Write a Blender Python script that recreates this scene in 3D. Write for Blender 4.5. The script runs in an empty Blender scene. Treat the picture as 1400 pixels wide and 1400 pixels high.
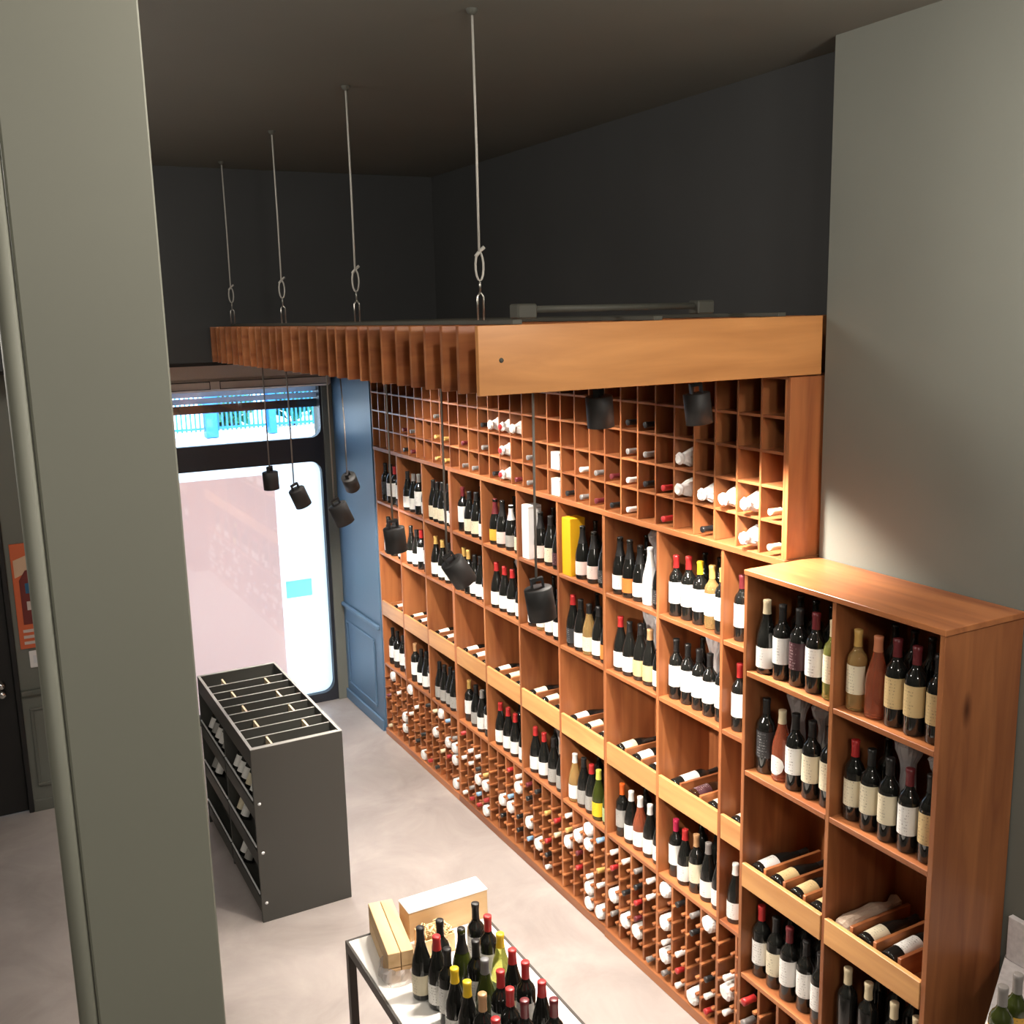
import bpy, math, random
from mathutils import Matrix, Vector
R = math.radians
scene = bpy.context.scene
C = scene.collection
random.seed(11)

# ------------------------------------------------------------------ camera
CAM_H = 3.582
F_PX, YAW, PITCH, ROLL = 1411.75, 0.488447, -0.189454, -0.024925
fw = Vector((math.sin(YAW)*math.cos(PITCH), math.cos(YAW)*math.cos(PITCH), math.sin(PITCH)))
rt = Vector((math.cos(YAW), -math.sin(YAW), 0))
up = rt.cross(fw)
rt2 = math.cos(ROLL)*rt + math.sin(ROLL)*up
up2 = -math.sin(ROLL)*rt + math.cos(ROLL)*up
cam_d = bpy.data.cameras.new('camera'); cam = bpy.data.objects.new('camera', cam_d); C.objects.link(cam)
cam_d.sensor_width = 36; cam_d.lens = 36*F_PX/1400; cam_d.clip_start = 0.05; cam_d.clip_end = 300
cam.matrix_world = Matrix(((rt2.x, up2.x, -fw.x, 0), (rt2.y, up2.y, -fw.y, 0), (rt2.z, up2.z, -fw.z, CAM_H), (0, 0, 0, 1)))
scene.camera = cam

# ------------------------------------------------------------------ world, sun, large lights, exposure
scene.view_settings.view_transform = 'Standard'
scene.view_settings.look = 'None'
scene.view_settings.gamma = 1
scene.view_settings.use_curve_mapping = False
scene.view_settings.exposure = 0.0
w = bpy.data.worlds.new('world'); scene.world = w; w.use_nodes = True
wb = w.node_tree.nodes['Background']; wb.inputs[0].default_value = (0.52, 0.74, 1.0, 1); wb.inputs[1].default_value = 6.0
sun_d = bpy.data.lights.new('sun', 'SUN'); sun_d.energy = 11.0; sun_d.angle = R(0.6); sun_d.color = (1, 0.95, 0.88)
sun = bpy.data.objects.new('sun', sun_d); C.objects.link(sun)
sun.rotation_euler = (R(35), 0, R(-20)); sun.location = (0, 0, 12)

def point(name, loc, power, size=0.12, color=(1, 0.93, 0.84)):
    d = bpy.data.lights.new(name, 'POINT'); d.energy = power; d.shadow_soft_size = size; d.color = color
    o = bpy.data.objects.new(name, d); C.objects.link(o); o.location = loc
    return o
point('mezzanine_ceiling_lamp', (0.3, -1.5, 4.2), 165, 0.3)
point('front_ceiling_lamp', (1.25, 1.9, 4.42), 46, 0.06)
point('stair_ceiling_lamp', (2.52, 1.42, 3.88), 60, 0.12)
point('entrance_ceiling_lamp', (-1.0, 4.6, 4.3), 150, 0.25)

# ------------------------------------------------------------------ materials
MATS = {}
def nodes(name):
    m = bpy.data.materials.new(name); m.use_nodes = True
    nt = m.node_tree; b = nt.nodes['Principled BSDF']
    MATS[name] = m
    return m, nt, b
def col(c): return (c[0], c[1], c[2], 1)
def plain(name, c, rough=0.5, metal=0.0, spec=0.5, noise=0.0, nscale=8.0, bump=0.0, bscale=60.0):
    m, nt, b = nodes(name)
    b.inputs['Base Color'].default_value = col(c); b.inputs['Roughness'].default_value = rough
    b.inputs['Metallic'].default_value = metal; b.inputs['Specular IOR Level'].default_value = spec
    if noise or bump:
        tc = nt.nodes.new('ShaderNodeTexCoord')
    if noise:
        n = nt.nodes.new('ShaderNodeTexNoise'); n.inputs['Scale'].default_value = nscale; n.inputs['Detail'].default_value = 5
        nt.links.new(tc.outputs['Object'], n.inputs['Vector'])
        r = nt.nodes.new('ShaderNodeValToRGB')
        r.color_ramp.elements[0].position = 0.3; r.color_ramp.elements[1].position = 0.7
        r.color_ramp.elements[0].color = col([v*(1-noise) for v in c]); r.color_ramp.elements[1].color = col([min(1, v*(1+noise)) for v in c])
        nt.links.new(n.outputs['Fac'], r.inputs['Fac']); nt.links.new(r.outputs['Color'], b.inputs['Base Color'])
    if bump:
        n2 = nt.nodes.new('ShaderNodeTexNoise'); n2.inputs['Scale'].default_value = bscale
        nt.links.new(tc.outputs['Object'], n2.inputs['Vector'])
        bp = nt.nodes.new('ShaderNodeBump'); bp.inputs['Strength'].default_value = bump; bp.inputs['Distance'].default_value = 0.01
        nt.links.new(n2.outputs['Fac'], bp.inputs['Height']); nt.links.new(bp.outputs['Normal'], b.inputs['Normal'])
    return m
def wood(name, axis, dark, light, rough=0.38, knots=False):
    m, nt, b = nodes(name)
    tc = nt.nodes.new('ShaderNodeTexCoord'); oi = nt.nodes.new('ShaderNodeObjectInfo')
    add = nt.nodes.new('ShaderNodeVectorMath'); add.operation = 'ADD'
    mul = nt.nodes.new('ShaderNodeVectorMath'); mul.operation = 'SCALE'; mul.inputs[0].default_value = (7.3, 5.1, 3.7)
    nt.links.new(oi.outputs['Random'], mul.inputs['Scale'])
    nt.links.new(tc.outputs['Object'], add.inputs[0]); nt.links.new(mul.outputs['Vector'], add.inputs[1])
    mp = nt.nodes.new('ShaderNodeMapping')
    sc = [9.0, 9.0, 9.0]; sc[axis] = 0.9
    mp.inputs['Scale'].default_value = sc
    nt.links.new(add.outputs['Vector'], mp.inputs['Vector'])
    n = nt.nodes.new('ShaderNodeTexNoise'); n.inputs['Scale'].default_value = 1.6; n.inputs['Detail'].default_value = 7; n.inputs['Distortion'].default_value = 0.6
    nt.links.new(mp.outputs['Vector'], n.inputs['Vector'])
    r = nt.nodes.new('ShaderNodeValToRGB'); r.color_ramp.elements[0].position = 0.28; r.color_ramp.elements[1].position = 0.72
    r.color_ramp.elements[0].color = col(dark); r.color_ramp.elements[1].color = col(light)
    nt.links.new(n.outputs['Fac'], r.inputs['Fac'])
    hv = nt.nodes.new('ShaderNodeHueSaturation')
    mr = nt.nodes.new('ShaderNodeMapRange'); mr.inputs['To Min'].default_value = 0.78; mr.inputs['To Max'].default_value = 1.18
    nt.links.new(oi.outputs['Random'], mr.inputs['Value']); nt.links.new(mr.outputs['Result'], hv.inputs['Value'])
    nt.links.new(r.outputs['Color'], hv.inputs['Color'])
    out = hv.outputs['Color']
    if knots:
        v = nt.nodes.new('ShaderNodeTexVoronoi'); v.inputs['Scale'].default_value = 1.0
        mk = nt.nodes.new('ShaderNodeMapping'); s2 = [4.5]*3; s2[axis] = 1.7; mk.inputs['Scale'].default_value = s2
        nt.links.new(add.outputs['Vector'], mk.inputs['Vector']); nt.links.new(mk.outputs['Vector'], v.inputs['Vector'])
        kr = nt.nodes.new('ShaderNodeValToRGB'); kr.color_ramp.elements[0].position = 0.03; kr.color_ramp.elements[1].position = 0.13
        kr.color_ramp.elements[0].color = (0.25, 0.18, 0.16, 1); kr.color_ramp.elements[1].color = (1, 1, 1, 1)
        nt.links.new(v.outputs['Distance'], kr.inputs['Fac'])
        mx = nt.nodes.new('ShaderNodeMix'); mx.data_type = 'RGBA'; mx.blend_type = 'MULTIPLY'; mx.inputs[0].default_value = 1
        nt.links.new(out, mx.inputs[6]); nt.links.new(kr.outputs['Color'], mx.inputs[7]); out = mx.outputs[2]
    nt.links.new(out, b.inputs['Base Color'])
    b.inputs['Roughness'].default_value = rough
    return m
WD, WL = (0.23, 0.070, 0.027), (0.45, 0.170, 0.060)
wood('wood_x', 0, WD, WL); wood('wood_y', 1, WD, WL); wood('wood_z', 2, WD, WL)
wood('wood_z_knot', 2, WD, WL, knots=True)
wood('wood_band', 1, (0.44, 0.20, 0.07), (0.62, 0.32, 0.12))
wood('pale_pine_x', 0, (0.55, 0.34, 0.16), (0.72, 0.50, 0.27), 0.55); wood('pale_pine_y', 1, (0.55, 0.34, 0.16), (0.72, 0.50, 0.27), 0.55)
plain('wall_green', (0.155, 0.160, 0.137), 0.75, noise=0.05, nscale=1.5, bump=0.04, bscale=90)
plain('wall_column', (0.26, 0.262, 0.215), 0.6, noise=0.04, nscale=1.2)
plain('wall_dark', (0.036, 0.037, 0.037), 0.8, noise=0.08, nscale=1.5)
plain('ceiling_dark', (0.125, 0.122, 0.100), 0.8, noise=0.06, nscale=1.0)
plain('wainscot_daylight_blue', (0.085, 0.150, 0.235), 0.45)  # blue tint of the daylight put into the base colour
plain('wainscot_green', (0.125, 0.13, 0.11), 0.5)
plain('frame_dark', (0.020, 0.022, 0.030), 0.45)
plain('shutter_box', (0.74, 0.63, 0.55), 0.6)
plain('shutter_line', (0.07, 0.055, 0.045), 0.7)
plain('door_black', (0.012, 0.011, 0.011), 0.5)
plain('bin_grey', (0.048, 0.048, 0.043), 0.42)
plain('bin_edge', (0.30, 0.29, 0.27), 0.45)
plain('brass_edge', (0.70, 0.55, 0.36), 0.25)
plain('steel', (0.62, 0.60, 0.56), 0.3, metal=1)
plain('rail_white', (0.72, 0.73, 0.75), 0.3)
plain('lamp_black', (0.020, 0.019, 0.019), 0.55)
plain('cord', (0.20, 0.18, 0.16), 0.6)
plain('rope', (0.42, 0.40, 0.36), 0.7)
plain('fixture', (0.06, 0.06, 0.048), 0.6)
plain('table_top', (0.80, 0.77, 0.73), 0.25, noise=0.04, nscale=4)
plain('table_frame', (0.045, 0.036, 0.030), 0.45)
plain('white_paper', (0.80, 0.79, 0.77), 0.6, bump=0.15, bscale=40)
plain('tissue', (0.82, 0.80, 0.78), 0.7, bump=0.5, bscale=55)
plain('tan_tissue', (0.50, 0.38, 0.29), 0.6, bump=0.6, bscale=55)
plain('white_card', (0.80, 0.78, 0.77), 0.55)
plain('tan_card', (0.42, 0.33, 0.28), 0.6)
plain('yellow_card', (0.80, 0.42, 0.012), 0.45)
plain('pink_panel_paint', (0.75, 0.5, 0.47), 0.6)
plain('wood_wool', (0.72, 0.55, 0.30), 0.8, noise=0.3, nscale=60)
plain('outside_paving', (0.75, 0.73, 0.70), 0.8, noise=0.08, nscale=0.6)
plain('fence_blue', (0.008, 0.16, 0.50), 0.5)
plain('leaf_teal', (0.03, 0.22, 0.10), 0.7, noise=0.4, nscale=3)
plain('bark', (0.10, 0.07, 0.05), 0.8)
plain('poster_orange', (0.62, 0.13, 0.045), 0.5); plain('poster_cream', (0.62, 0.42, 0.28), 0.5)
plain('poster_red', (0.16, 0.022, 0.018), 0.5); plain('poster_blue', (0.02, 0.11, 0.22), 0.5); plain('poster_white', (0.6, 0.5, 0.45), 0.5)
plain('marble', (0.70, 0.66, 0.66), 0.3, noise=0.12, nscale=45)
plain('steel_knob', (0.7, 0.68, 0.66), 0.25, metal=1)

# polished concrete floor
m, nt, b = nodes('concrete')
tc = nt.nodes.new('ShaderNodeTexCoord')
n1 = nt.nodes.new('ShaderNodeTexNoise'); n1.inputs['Scale'].default_value = 1.7; n1.inputs['Detail'].default_value = 8; n1.inputs['Roughness'].default_value = 0.62
n1.inputs['Distortion'].default_value = 0.8
nt.links.new(tc.outputs['Object'], n1.inputs['Vector'])
r = nt.nodes.new('ShaderNodeValToRGB'); r.color_ramp.elements[0].position = 0.3; r.color_ramp.elements[1].position = 0.7
r.color_ramp.elements[0].color = (0.27, 0.235, 0.22, 1); r.color_ramp.elements[1].color = (0.40, 0.355, 0.335, 1)
nt.links.new(n1.outputs['Fac'], r.inputs['Fac']); nt.links.new(r.outputs['Color'], b.inputs['Base Color'])
b.inputs['Roughness'].default_value = 0.42

def thin_glass(name, tint=(1, 1, 1), refl=0.07):
    m = bpy.data.materials.new(name); m.use_nodes = True; nt = m.node_tree; MATS[name] = m
    nt.nodes.remove(nt.nodes['Principled BSDF'])
    t = nt.nodes.new('ShaderNodeBsdfTransparent'); t.inputs[0].default_value = col(tint)
    g = nt.nodes.new('ShaderNodeBsdfGlossy'); g.inputs['Roughness'].default_value = 0.03
    mx = nt.nodes.new('ShaderNodeMixShader'); mx.inputs[0].default_value = refl
    nt.links.new(t.outputs[0], mx.inputs[1]); nt.links.new(g.outputs[0], mx.inputs[2])
    nt.links.new(mx.outputs[0], nt.nodes['Material Output'].inputs[0])
thin_glass('window_glass', (0.95, 0.97, 0.97))
def translucent(name, c, tr=0.65):
    m = bpy.data.materials.new(name); m.use_nodes = True; nt = m.node_tree; MATS[name] = m
    nt.nodes.remove(nt.nodes['Principled BSDF'])
    d = nt.nodes.new('ShaderNodeBsdfDiffuse'); d.inputs[0].default_value = col(c)
    t = nt.nodes.new('ShaderNodeBsdfTranslucent'); t.inputs[0].default_value = col(c)
    mx = nt.nodes.new('ShaderNodeMixShader'); mx.inputs[0].default_value = tr
    nt.links.new(d.outputs[0], mx.inputs[1]); nt.links.new(t.outputs[0], mx.inputs[2])
    nt.links.new(mx.outputs[0], nt.nodes['Material Output'].inputs[0])
translucent('white_film', (0.95, 0.95, 0.95), 0.85)
translucent('pink_film', (0.94, 0.735, 0.67), 0.54)
translucent('teal_film', (0.60, 0.93, 0.93), 0.7)
translucent('shutter_slat', (0.55, 0.60, 0.70), 0.35)
def plastic_bag(name):
    m = bpy.data.materials.new(name); m.use_nodes = True; nt = m.node_tree; MATS[name] = m
    p = nt.nodes['Principled BSDF']; p.inputs['Base Color'].default_value = (0.62, 0.58, 0.58, 1); p.inputs['Roughness'].default_value = 0.25
    t = nt.nodes.new('ShaderNodeBsdfTransparent'); mx = nt.nodes.new('ShaderNodeMixShader'); mx.inputs[0].default_value = 0.6
    nt.links.new(t.outputs[0], mx.inputs[1]); nt.links.new(p.outputs[0], mx.inputs[2]); nt.links.new(mx.outputs[0], nt.nodes['Material Output'].inputs[0])
plastic_bag('clear_plastic')
m, nt, b = nodes('bulb'); b.inputs['Emission Color'].default_value = (1, 0.86, 0.68, 1); b.inputs['Emission Strength'].default_value = 12

# bottle materials
for nme, c in dict(dark=(0.010, 0.010, 0.009), green=(0.035, 0.045, 0.008), brown=(0.03, 0.012, 0.006), white=(0.75, 0.74, 0.75)).items():
    plain('glass_'+nme, c, 0.04, spec=0.7)
for nme, c in dict(amber=(0.80, 0.52, 0.20), rose=(0.70, 0.20, 0.10), olive=(0.60, 0.62, 0.16)).items():
    plain('glass_'+nme, c, 0.05); MATS['glass_'+nme].node_tree.nodes['Principled BSDF'].inputs['Transmission Weight'].default_value = 0.72
for nme, c in dict(black=(0.015, 0.014, 0.014), red=(0.42, 0.025, 0.025), maroon=(0.13, 0.018, 0.022), gold=(0.55, 0.34, 0.10), white=(0.78, 0.75, 0.72),
                   silver=(0.22, 0.20, 0.19), yellow=(0.72, 0.47, 0.02), orange=(0.72, 0.13, 0.02), tan=(0.45, 0.25, 0.12), magenta=(0.45, 0.02, 0.07),
                   copper=(0.55, 0.20, 0.10), cream=(0.66, 0.55, 0.36), grey=(0.16, 0.16, 0.165), blue=(0.25, 0.42, 0.62), lime=(0.60, 0.60, 0.10)).items():
    plain('cap_'+nme, c, 0.35)
def label_mat(name, c, ink):
    m, nt, b = nodes('label_'+name); b.inputs['Roughness'].default_value = 0.5
    tc = nt.nodes.new('ShaderNodeTexCoord'); sp = nt.nodes.new('ShaderNodeSeparateXYZ'); nt.links.new(tc.outputs['Object'], sp.inputs[0])
    def mt(op, a=None, b_=None):
        n = nt.nodes.new('ShaderNodeMath'); n.operation = op
        for i, v in enumerate((a, b_)):
            if v is None: continue
            if isinstance(v, (int, float)): n.inputs[i].default_value = v
            else: nt.links.new(v, n.inputs[i])
        return n.outputs[0]
    # lines of small print: rows in z, broken up by noise, only in the middle of the label
    rows = mt('GREATER_THAN', mt('SINE', mt('MULTIPLY', sp.outputs['Z'], 520.0)), 0.35)
    nz = nt.nodes.new('ShaderNodeTexNoise'); nz.inputs['Scale'].default_value = 1.0; nz.inputs['Detail'].default_value = 2
    mp = nt.nodes.new('ShaderNodeMapping'); mp.inputs['Scale'].default_value = (200, 260, 45)
    oi = nt.nodes.new('ShaderNodeObjectInfo'); va = nt.nodes.new('ShaderNodeVectorMath'); va.operation = 'ADD'
    nt.links.new(tc.outputs['Object'], va.inputs[0]); nt.links.new(oi.outputs['Random'], va.inputs[1])
    nt.links.new(va.outputs[0], mp.inputs['Vector']); nt.links.new(mp.outputs[0], nz.inputs['Vector'])
    k = mt('GREATER_THAN', nz.outputs['Fac'], 0.56)
    mid = mt('LESS_THAN', mt('ABSOLUTE', sp.outputs['Y']), 0.02)
    f = mt('MULTIPLY', mt('MULTIPLY', mt('MULTIPLY', rows, k), mid), 0.55)
    mx = nt.nodes.new('ShaderNodeMix'); mx.data_type = 'RGBA'; mx.inputs[6].default_value = col(c); mx.inputs[7].default_value = col(ink)
    nt.links.new(f, mx.inputs[0]); nt.links.new(mx.outputs[2], b.inputs['Base Color'])
for nme, c in dict(white=(0.80, 0.78, 0.75), cream=(0.72, 0.64, 0.47), tan=(0.60, 0.44, 0.22), grey=(0.34, 0.33, 0.31), orange=(0.72, 0.20, 0.04),
                   gold=(0.72, 0.40, 0.05), pink=(0.76, 0.58, 0.53), yellow=(0.72, 0.50, 0.02), green=(0.35, 0.45, 0.22)).items():
    label_mat(nme, c, (0.10, 0.07, 0.05))
label_mat('black', (0.03, 0.03, 0.032), (0.5, 0.5, 0.5)); label_mat('maroon', (0.06, 0.02, 0.025), (0.6, 0.5, 0.5))

# ------------------------------------------------------------------ mesh helpers
BOXES = {}
def mesh(name, v, f, smooth=False):
    me = bpy.data.meshes.new(name); me.from_pydata(v, [], f); me.update()
    if smooth:
        me.polygons.foreach_set('use_smooth', [True]*len(me.polygons))
    me.materials.append(None)
    return me
def box_vf(c, s, base=0):
    x, y, z = c; a, b_, d = s[0]/2, s[1]/2, s[2]/2
    v = [(x+i*a, y+j*b_, z+k*d) for k in (-1, 1) for j in (-1, 1) for i in (-1, 1)]
    f = [(0, 2, 3, 1), (4, 5, 7, 6), (0, 1, 5, 4), (2, 6, 7, 3), (0, 4, 6, 2), (1, 3, 7, 5)]
    return v, [tuple(i+base for i in q) for q in f]
def bevel_vf(s, b):
    """box centred on the origin with its edges chamfered by b"""
    h = [q/2 for q in s]; v = []; idx = {}
    for sx in (-1, 1):
        for sy in (-1, 1):
            for sz in (-1, 1):
                for ax in range(3):
                    p = [sx*(h[0]-b), sy*(h[1]-b), sz*(h[2]-b)]; p[ax] = (sx, sy, sz)[ax]*h[ax]
                    idx[(sx, sy, sz, ax)] = len(v); v.append(tuple(p))
    f = []
    for ax in range(3):
        o = [k for k in range(3) if k != ax]
        for s0 in (-1, 1):
            q = []
            for a, c in ((-1, -1), (1, -1), (1, 1), (-1, 1)):
                t = [0, 0, 0]; t[ax] = s0; t[o[0]] = a; t[o[1]] = c; q.append(idx[(*t, ax)])
            f.append(tuple(q))
    for ax in range(3):
        o = [k for k in range(3) if k != ax]
        for a in (-1, 1):
            for c in (-1, 1):
                t = [0, 0, 0]; t[o[0]] = a; t[o[1]] = c; q = []
                for s0, order in ((-1, (o[0], o[1])), (1, (o[1], o[0]))):
                    t[ax] = s0
                    q += [idx[(*t, order[0])], idx[(*t, order[1])]]
                f.append(tuple(q))
    for sx in (-1, 1):
        for sy in (-1, 1):
            for sz in (-1, 1):
                f.append(tuple(idx[(sx, sy, sz, k)] for k in range(3)))
    # orient all faces outward
    out = []
    for q in f:
        p = [Vector(v[i]) for i in q]; n = (p[1]-p[0]).cross(p[2]-p[0]); ctr = sum(p, Vector())/len(p)
        out.append(q if n.dot(ctr) > 0 else tuple(reversed(q)))
    return v, out
def box_mesh(s, bev=0.0):
    k = (round(s[0], 4), round(s[1], 4), round(s[2], 4), bev)
    if k not in BOXES:
        if bev and min(s) > 2.5*bev:
            v, f = bevel_vf(s, bev)
        else:
            v, f = box_vf((0, 0, 0), s)
        BOXES[k] = mesh('box', v, f)
    return BOXES[k]
class MB:
    def __init__(self): self.v = []; self.f = []
    def box(self, c, s):
        v, f = box_vf(c, s, len(self.v)); self.v += v; self.f += f; return self
    def lathe(self, prof, seg=16, mat=None, wob=None):
        b0 = len(self.v); n = len(prof)
        for i in range(seg):
            a = 2*math.pi*i/seg
            for j, (rr, z) in enumerate(prof):
                q = rr*(1 if wob is None else wob(a, j)); p = Vector((q*math.cos(a), q*math.sin(a), z))
                self.v.append(tuple(mat @ p if mat else p))
        for i in range(seg):
            k = (i+1) % seg
            for j in range(n-1):
                self.f.append((b0+i*n+j, b0+k*n+j, b0+k*n+j+1, b0+i*n+j+1))
        return self
    def tube(self, pts, r, seg=8, cap=True):
        pts = [Vector(p) for p in pts]; b0 = len(self.v)
        for i, p in enumerate(pts):
            d = (pts[min(i+1, len(pts)-1)]-pts[max(i-1, 0)]).normalized()
            a = d.orthogonal().normalized() if i == 0 else (a-d*a.dot(d)).normalized()
            c = d.cross(a)
            for k in range(seg):
                t = 2*math.pi*k/seg; self.v.append(tuple(p+r*(math.cos(t)*a+math.sin(t)*c)))
        for i in range(len(pts)-1):
            for k in range(seg):
                l = (k+1) % seg; self.f.append((b0+i*seg+k, b0+i*seg+l, b0+(i+1)*seg+l, b0+(i+1)*seg+k))
        if cap:
            self.f.append(tuple(b0+k for k in reversed(range(seg)))); self.f.append(tuple(b0+(len(pts)-1)*seg+k for k in range(seg)))
        return self
    def prism(self, poly, lo, hi, ax=2):
        """polygon in the two other axes extruded along ax"""
        b0 = len(self.v); n = len(poly)
        for h in (lo, hi):
            for a, b_ in poly:
                p = [a, b_]; p.insert(ax, h); self.v.append(tuple(p))
        self.f.append(tuple(b0+i for i in reversed(range(n)))); self.f.append(tuple(b0+n+i for i in range(n)))
        for i in range(n):
            j = (i+1) % n; self.f.append((b0+i, b0+j, b0+n+j, b0+n+i))
        return self
    def mesh(self, name, smooth=False): return mesh(name, self.v, self.f, smooth)

def obj(name, me, mat, parent=None, loc=(0, 0, 0), rot=(0, 0, 0)):
    o = bpy.data.objects.new(name, me); C.objects.link(o); o.location = loc; o.rotation_euler = rot
    if parent is not None: o.parent = parent
    if mat is not None:
        s = o.material_slots[0]; s.link = 'OBJECT'; s.material = MATS[mat]
    return o
def tag(o, label, cat, group=None, kind=None):
    o['label'] = label; o['category'] = cat
    if group: o['group'] = group
    if kind: o['kind'] = kind
    return o
def thing(name, label, cat, loc=(0, 0, 0), group=None, rot=(0, 0, 0)):
    o = bpy.data.objects.new(name, None); C.objects.link(o); o.location = loc; o.rotation_euler = rot; o.empty_display_size = 0.05
    return tag(o, label, cat, group)
def bx(name, lo, hi, mat, parent=None, bev=0.0):
    """axis-aligned board given by world corners; parent is an unrotated thing"""
    s = [hi[i]-lo[i] for i in range(3)]; c = Vector([(hi[i]+lo[i])/2 for i in range(3)])
    if parent is not None:
        p = parent
        while p is not None: c = c-Vector(p.location); p = p.parent
    return obj(name, box_mesh(s, bev), mat, parent, c)
def struct(name, lo, hi, mat, label, cat='wall', bev=0.0):
    return tag(bx(name, lo, hi, mat, None, bev), label, cat, kind='structure')
ORD = ['first', 'second', 'third', 'fourth', 'fifth', 'sixth', 'seventh', 'eighth', 'ninth', 'tenth', 'eleventh', 'twelfth', 'thirteenth', 'fourteenth', 'fifteenth', 'sixteenth', 'seventeenth', 'eighteenth', 'nineteenth', 'twentieth']
ORD += ['twenty-'+o for o in ORD[:9]]+['thirtieth', 'thirty-first', 'thirty-second']

# ------------------------------------------------------------------ dimensions (metres, floor z = 0, long shelf along y)
CEIL = 4.612
XF, XB = 3.0, 3.335            # front and back of the long shelf
YL, YR = 8.07, 3.19           # window end and near end
DIV = [YL-0.4967*k for k in range(10)]+[YR]
WINY = 9.13

# ------------------------------------------------------------------ room shell
struct('floor', (-3, -2.5, -0.1), (3.4, 9.35, 0), 'concrete', 'polished warm grey concrete floor of the wine shop', 'floor')
struct('ceiling', (-3, -2.5, CEIL), (3.4, 7.6, CEIL+0.15), 'ceiling_dark', 'dark charcoal painted ceiling above the hanging canopy', 'ceiling')
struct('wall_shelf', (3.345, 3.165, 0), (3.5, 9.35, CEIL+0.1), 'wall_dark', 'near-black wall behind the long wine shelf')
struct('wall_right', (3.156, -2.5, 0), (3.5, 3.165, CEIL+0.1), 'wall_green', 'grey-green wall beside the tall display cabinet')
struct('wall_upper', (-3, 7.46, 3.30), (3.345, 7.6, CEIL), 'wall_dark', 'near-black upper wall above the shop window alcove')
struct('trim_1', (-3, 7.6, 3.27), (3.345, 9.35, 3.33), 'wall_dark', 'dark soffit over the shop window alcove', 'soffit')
struct('wall_back', (-3, -2.6, 0), (3.5, -2.5, CEIL), 'wall_green', 'grey-green wall behind the viewpoint')
struct('wall_left', (-3.1, -2.5, 0), (-3, 9.35, CEIL), 'wall_green', 'grey-green side wall opposite the wine shelf')

# wall with door and poster (left of column)
wl = thing('wall_door_side', 'dark grey-green panelled wall beside the black door', 'wall', (0, 8.08, 0)); wl['kind'] = 'structure'
bx('wall_face', (0.17, 8.08, 0), (0.85, 8.25, 3.3), 'wall_green', wl)
bx('wall_face', (-3, 8.08, 0), (-0.75, 8.25, 3.3), 'wall_green', wl)
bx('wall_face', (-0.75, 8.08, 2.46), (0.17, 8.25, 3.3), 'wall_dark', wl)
bx('chair_rail', (0.17, 8.045, 0.912), (0.85, 8.08, 0.952), 'wainscot_green', wl, 0.006)
bx('baseboard', (0.17, 8.06, 0), (0.85, 8.08, 0.09), 'wainscot_green', wl, 0.004)
for lo, hi in (((0.215, 8.066, 0.785), (0.75, 8.08, 0.81)), ((0.215, 8.066, 0.19), (0.75, 8.08, 0.215)), ((0.215, 8.066, 0.215), (0.24, 8.08, 0.785)), ((0.725, 8.066, 0.215), (0.75, 8.08, 0.785))):
    bx('panel_moulding', lo, hi, 'wainscot_green', wl, 0.004)
bx('wall_return', (0.85, 8.08, 0), (1.0, 9.35, 3.3), 'wall_green', wl)
dr = thing('door_1', 'black panel door with two round steel knobs', 'door', (-0.3, 8.12, 0)); dr['kind'] = 'structure'
bx('door_leaf', (-0.75, 8.11, 0.005), (0.135, 8.16, 2.44), 'door_black', dr, 0.004)
bx('door_frame', (0.135, 8.06, 0), (0.17, 8.16, 2.46), 'door_black', dr, 0.004)
knob = MB().lathe([(0, 0), (0.028, 0), (0.03, 0.006), (0.012, 0.012), (0.012, 0.03), (0.026, 0.036), (0.028, 0.05), (0.018, 0.06), (0, 0.062)], 16, Matrix.Rotation(R(90), 4, 'X')).mesh('knob', True)
for z in (1.015, 0.947): obj('door_knob', knob, 'steel_knob', dr, (0.05+0.3, -0.01, z))

# wainscot wall between the shelf and the window, daylight blue held in its colour
ws = thing('wall_wainscot', 'wainscot wall between the long shelf and shop window, daylight blue painted in', 'wall', (3.0, 8.6, 0)); ws['kind'] = 'structure'
bx('wall_face', (3.0, 8.11, 0), (3.345, 9.35, 3.27), 'wainscot_daylight_blue', ws)
bx('chair_rail', (2.968, 8.12, 0.925), (3.0, 9.06, 0.965), 'wainscot_daylight_blue', ws, 0.008)
bx('baseboard', (2.98, 8.12, 0), (3.0, 9.1, 0.10), 'wainscot_daylight_blue', ws, 0.006)
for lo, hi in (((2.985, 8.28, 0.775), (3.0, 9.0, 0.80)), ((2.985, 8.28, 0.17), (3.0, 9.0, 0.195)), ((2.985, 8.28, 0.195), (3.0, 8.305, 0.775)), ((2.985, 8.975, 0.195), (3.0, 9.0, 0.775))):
    bx('panel_moulding', lo, hi, 'wainscot_daylight_blue', ws, 0.004)
bx('shadow_gap', (3.02, 8.09, 0), (3.335, 8.11, 3.27), 'frame_dark', ws)
struct('trim_2', (2.905, 9.08, 0), (3.0, 9.35, 3.3), 'wall_green', 'olive grey pier beside the shop window', 'pier')

# column with a pipe
cl = thing('trim_3', 'tall grey-green column with a painted pipe on its side', 'column', (0.25, 2.2, 0)); cl['kind'] = 'structure'
bx('column_shaft', (0.122, 2.2, 0), (0.388, 2.5, CEIL), 'wall_column', cl, 0.004)
pipe = MB().tube([(0.1025, 2.213, 0), (0.1025, 2.213, CEIL-0.02)], 0.019, 20).mesh('pipe', True)
obj('pipe', pipe, 'wall_column', cl, (-0.25, -2.2, 0))

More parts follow.
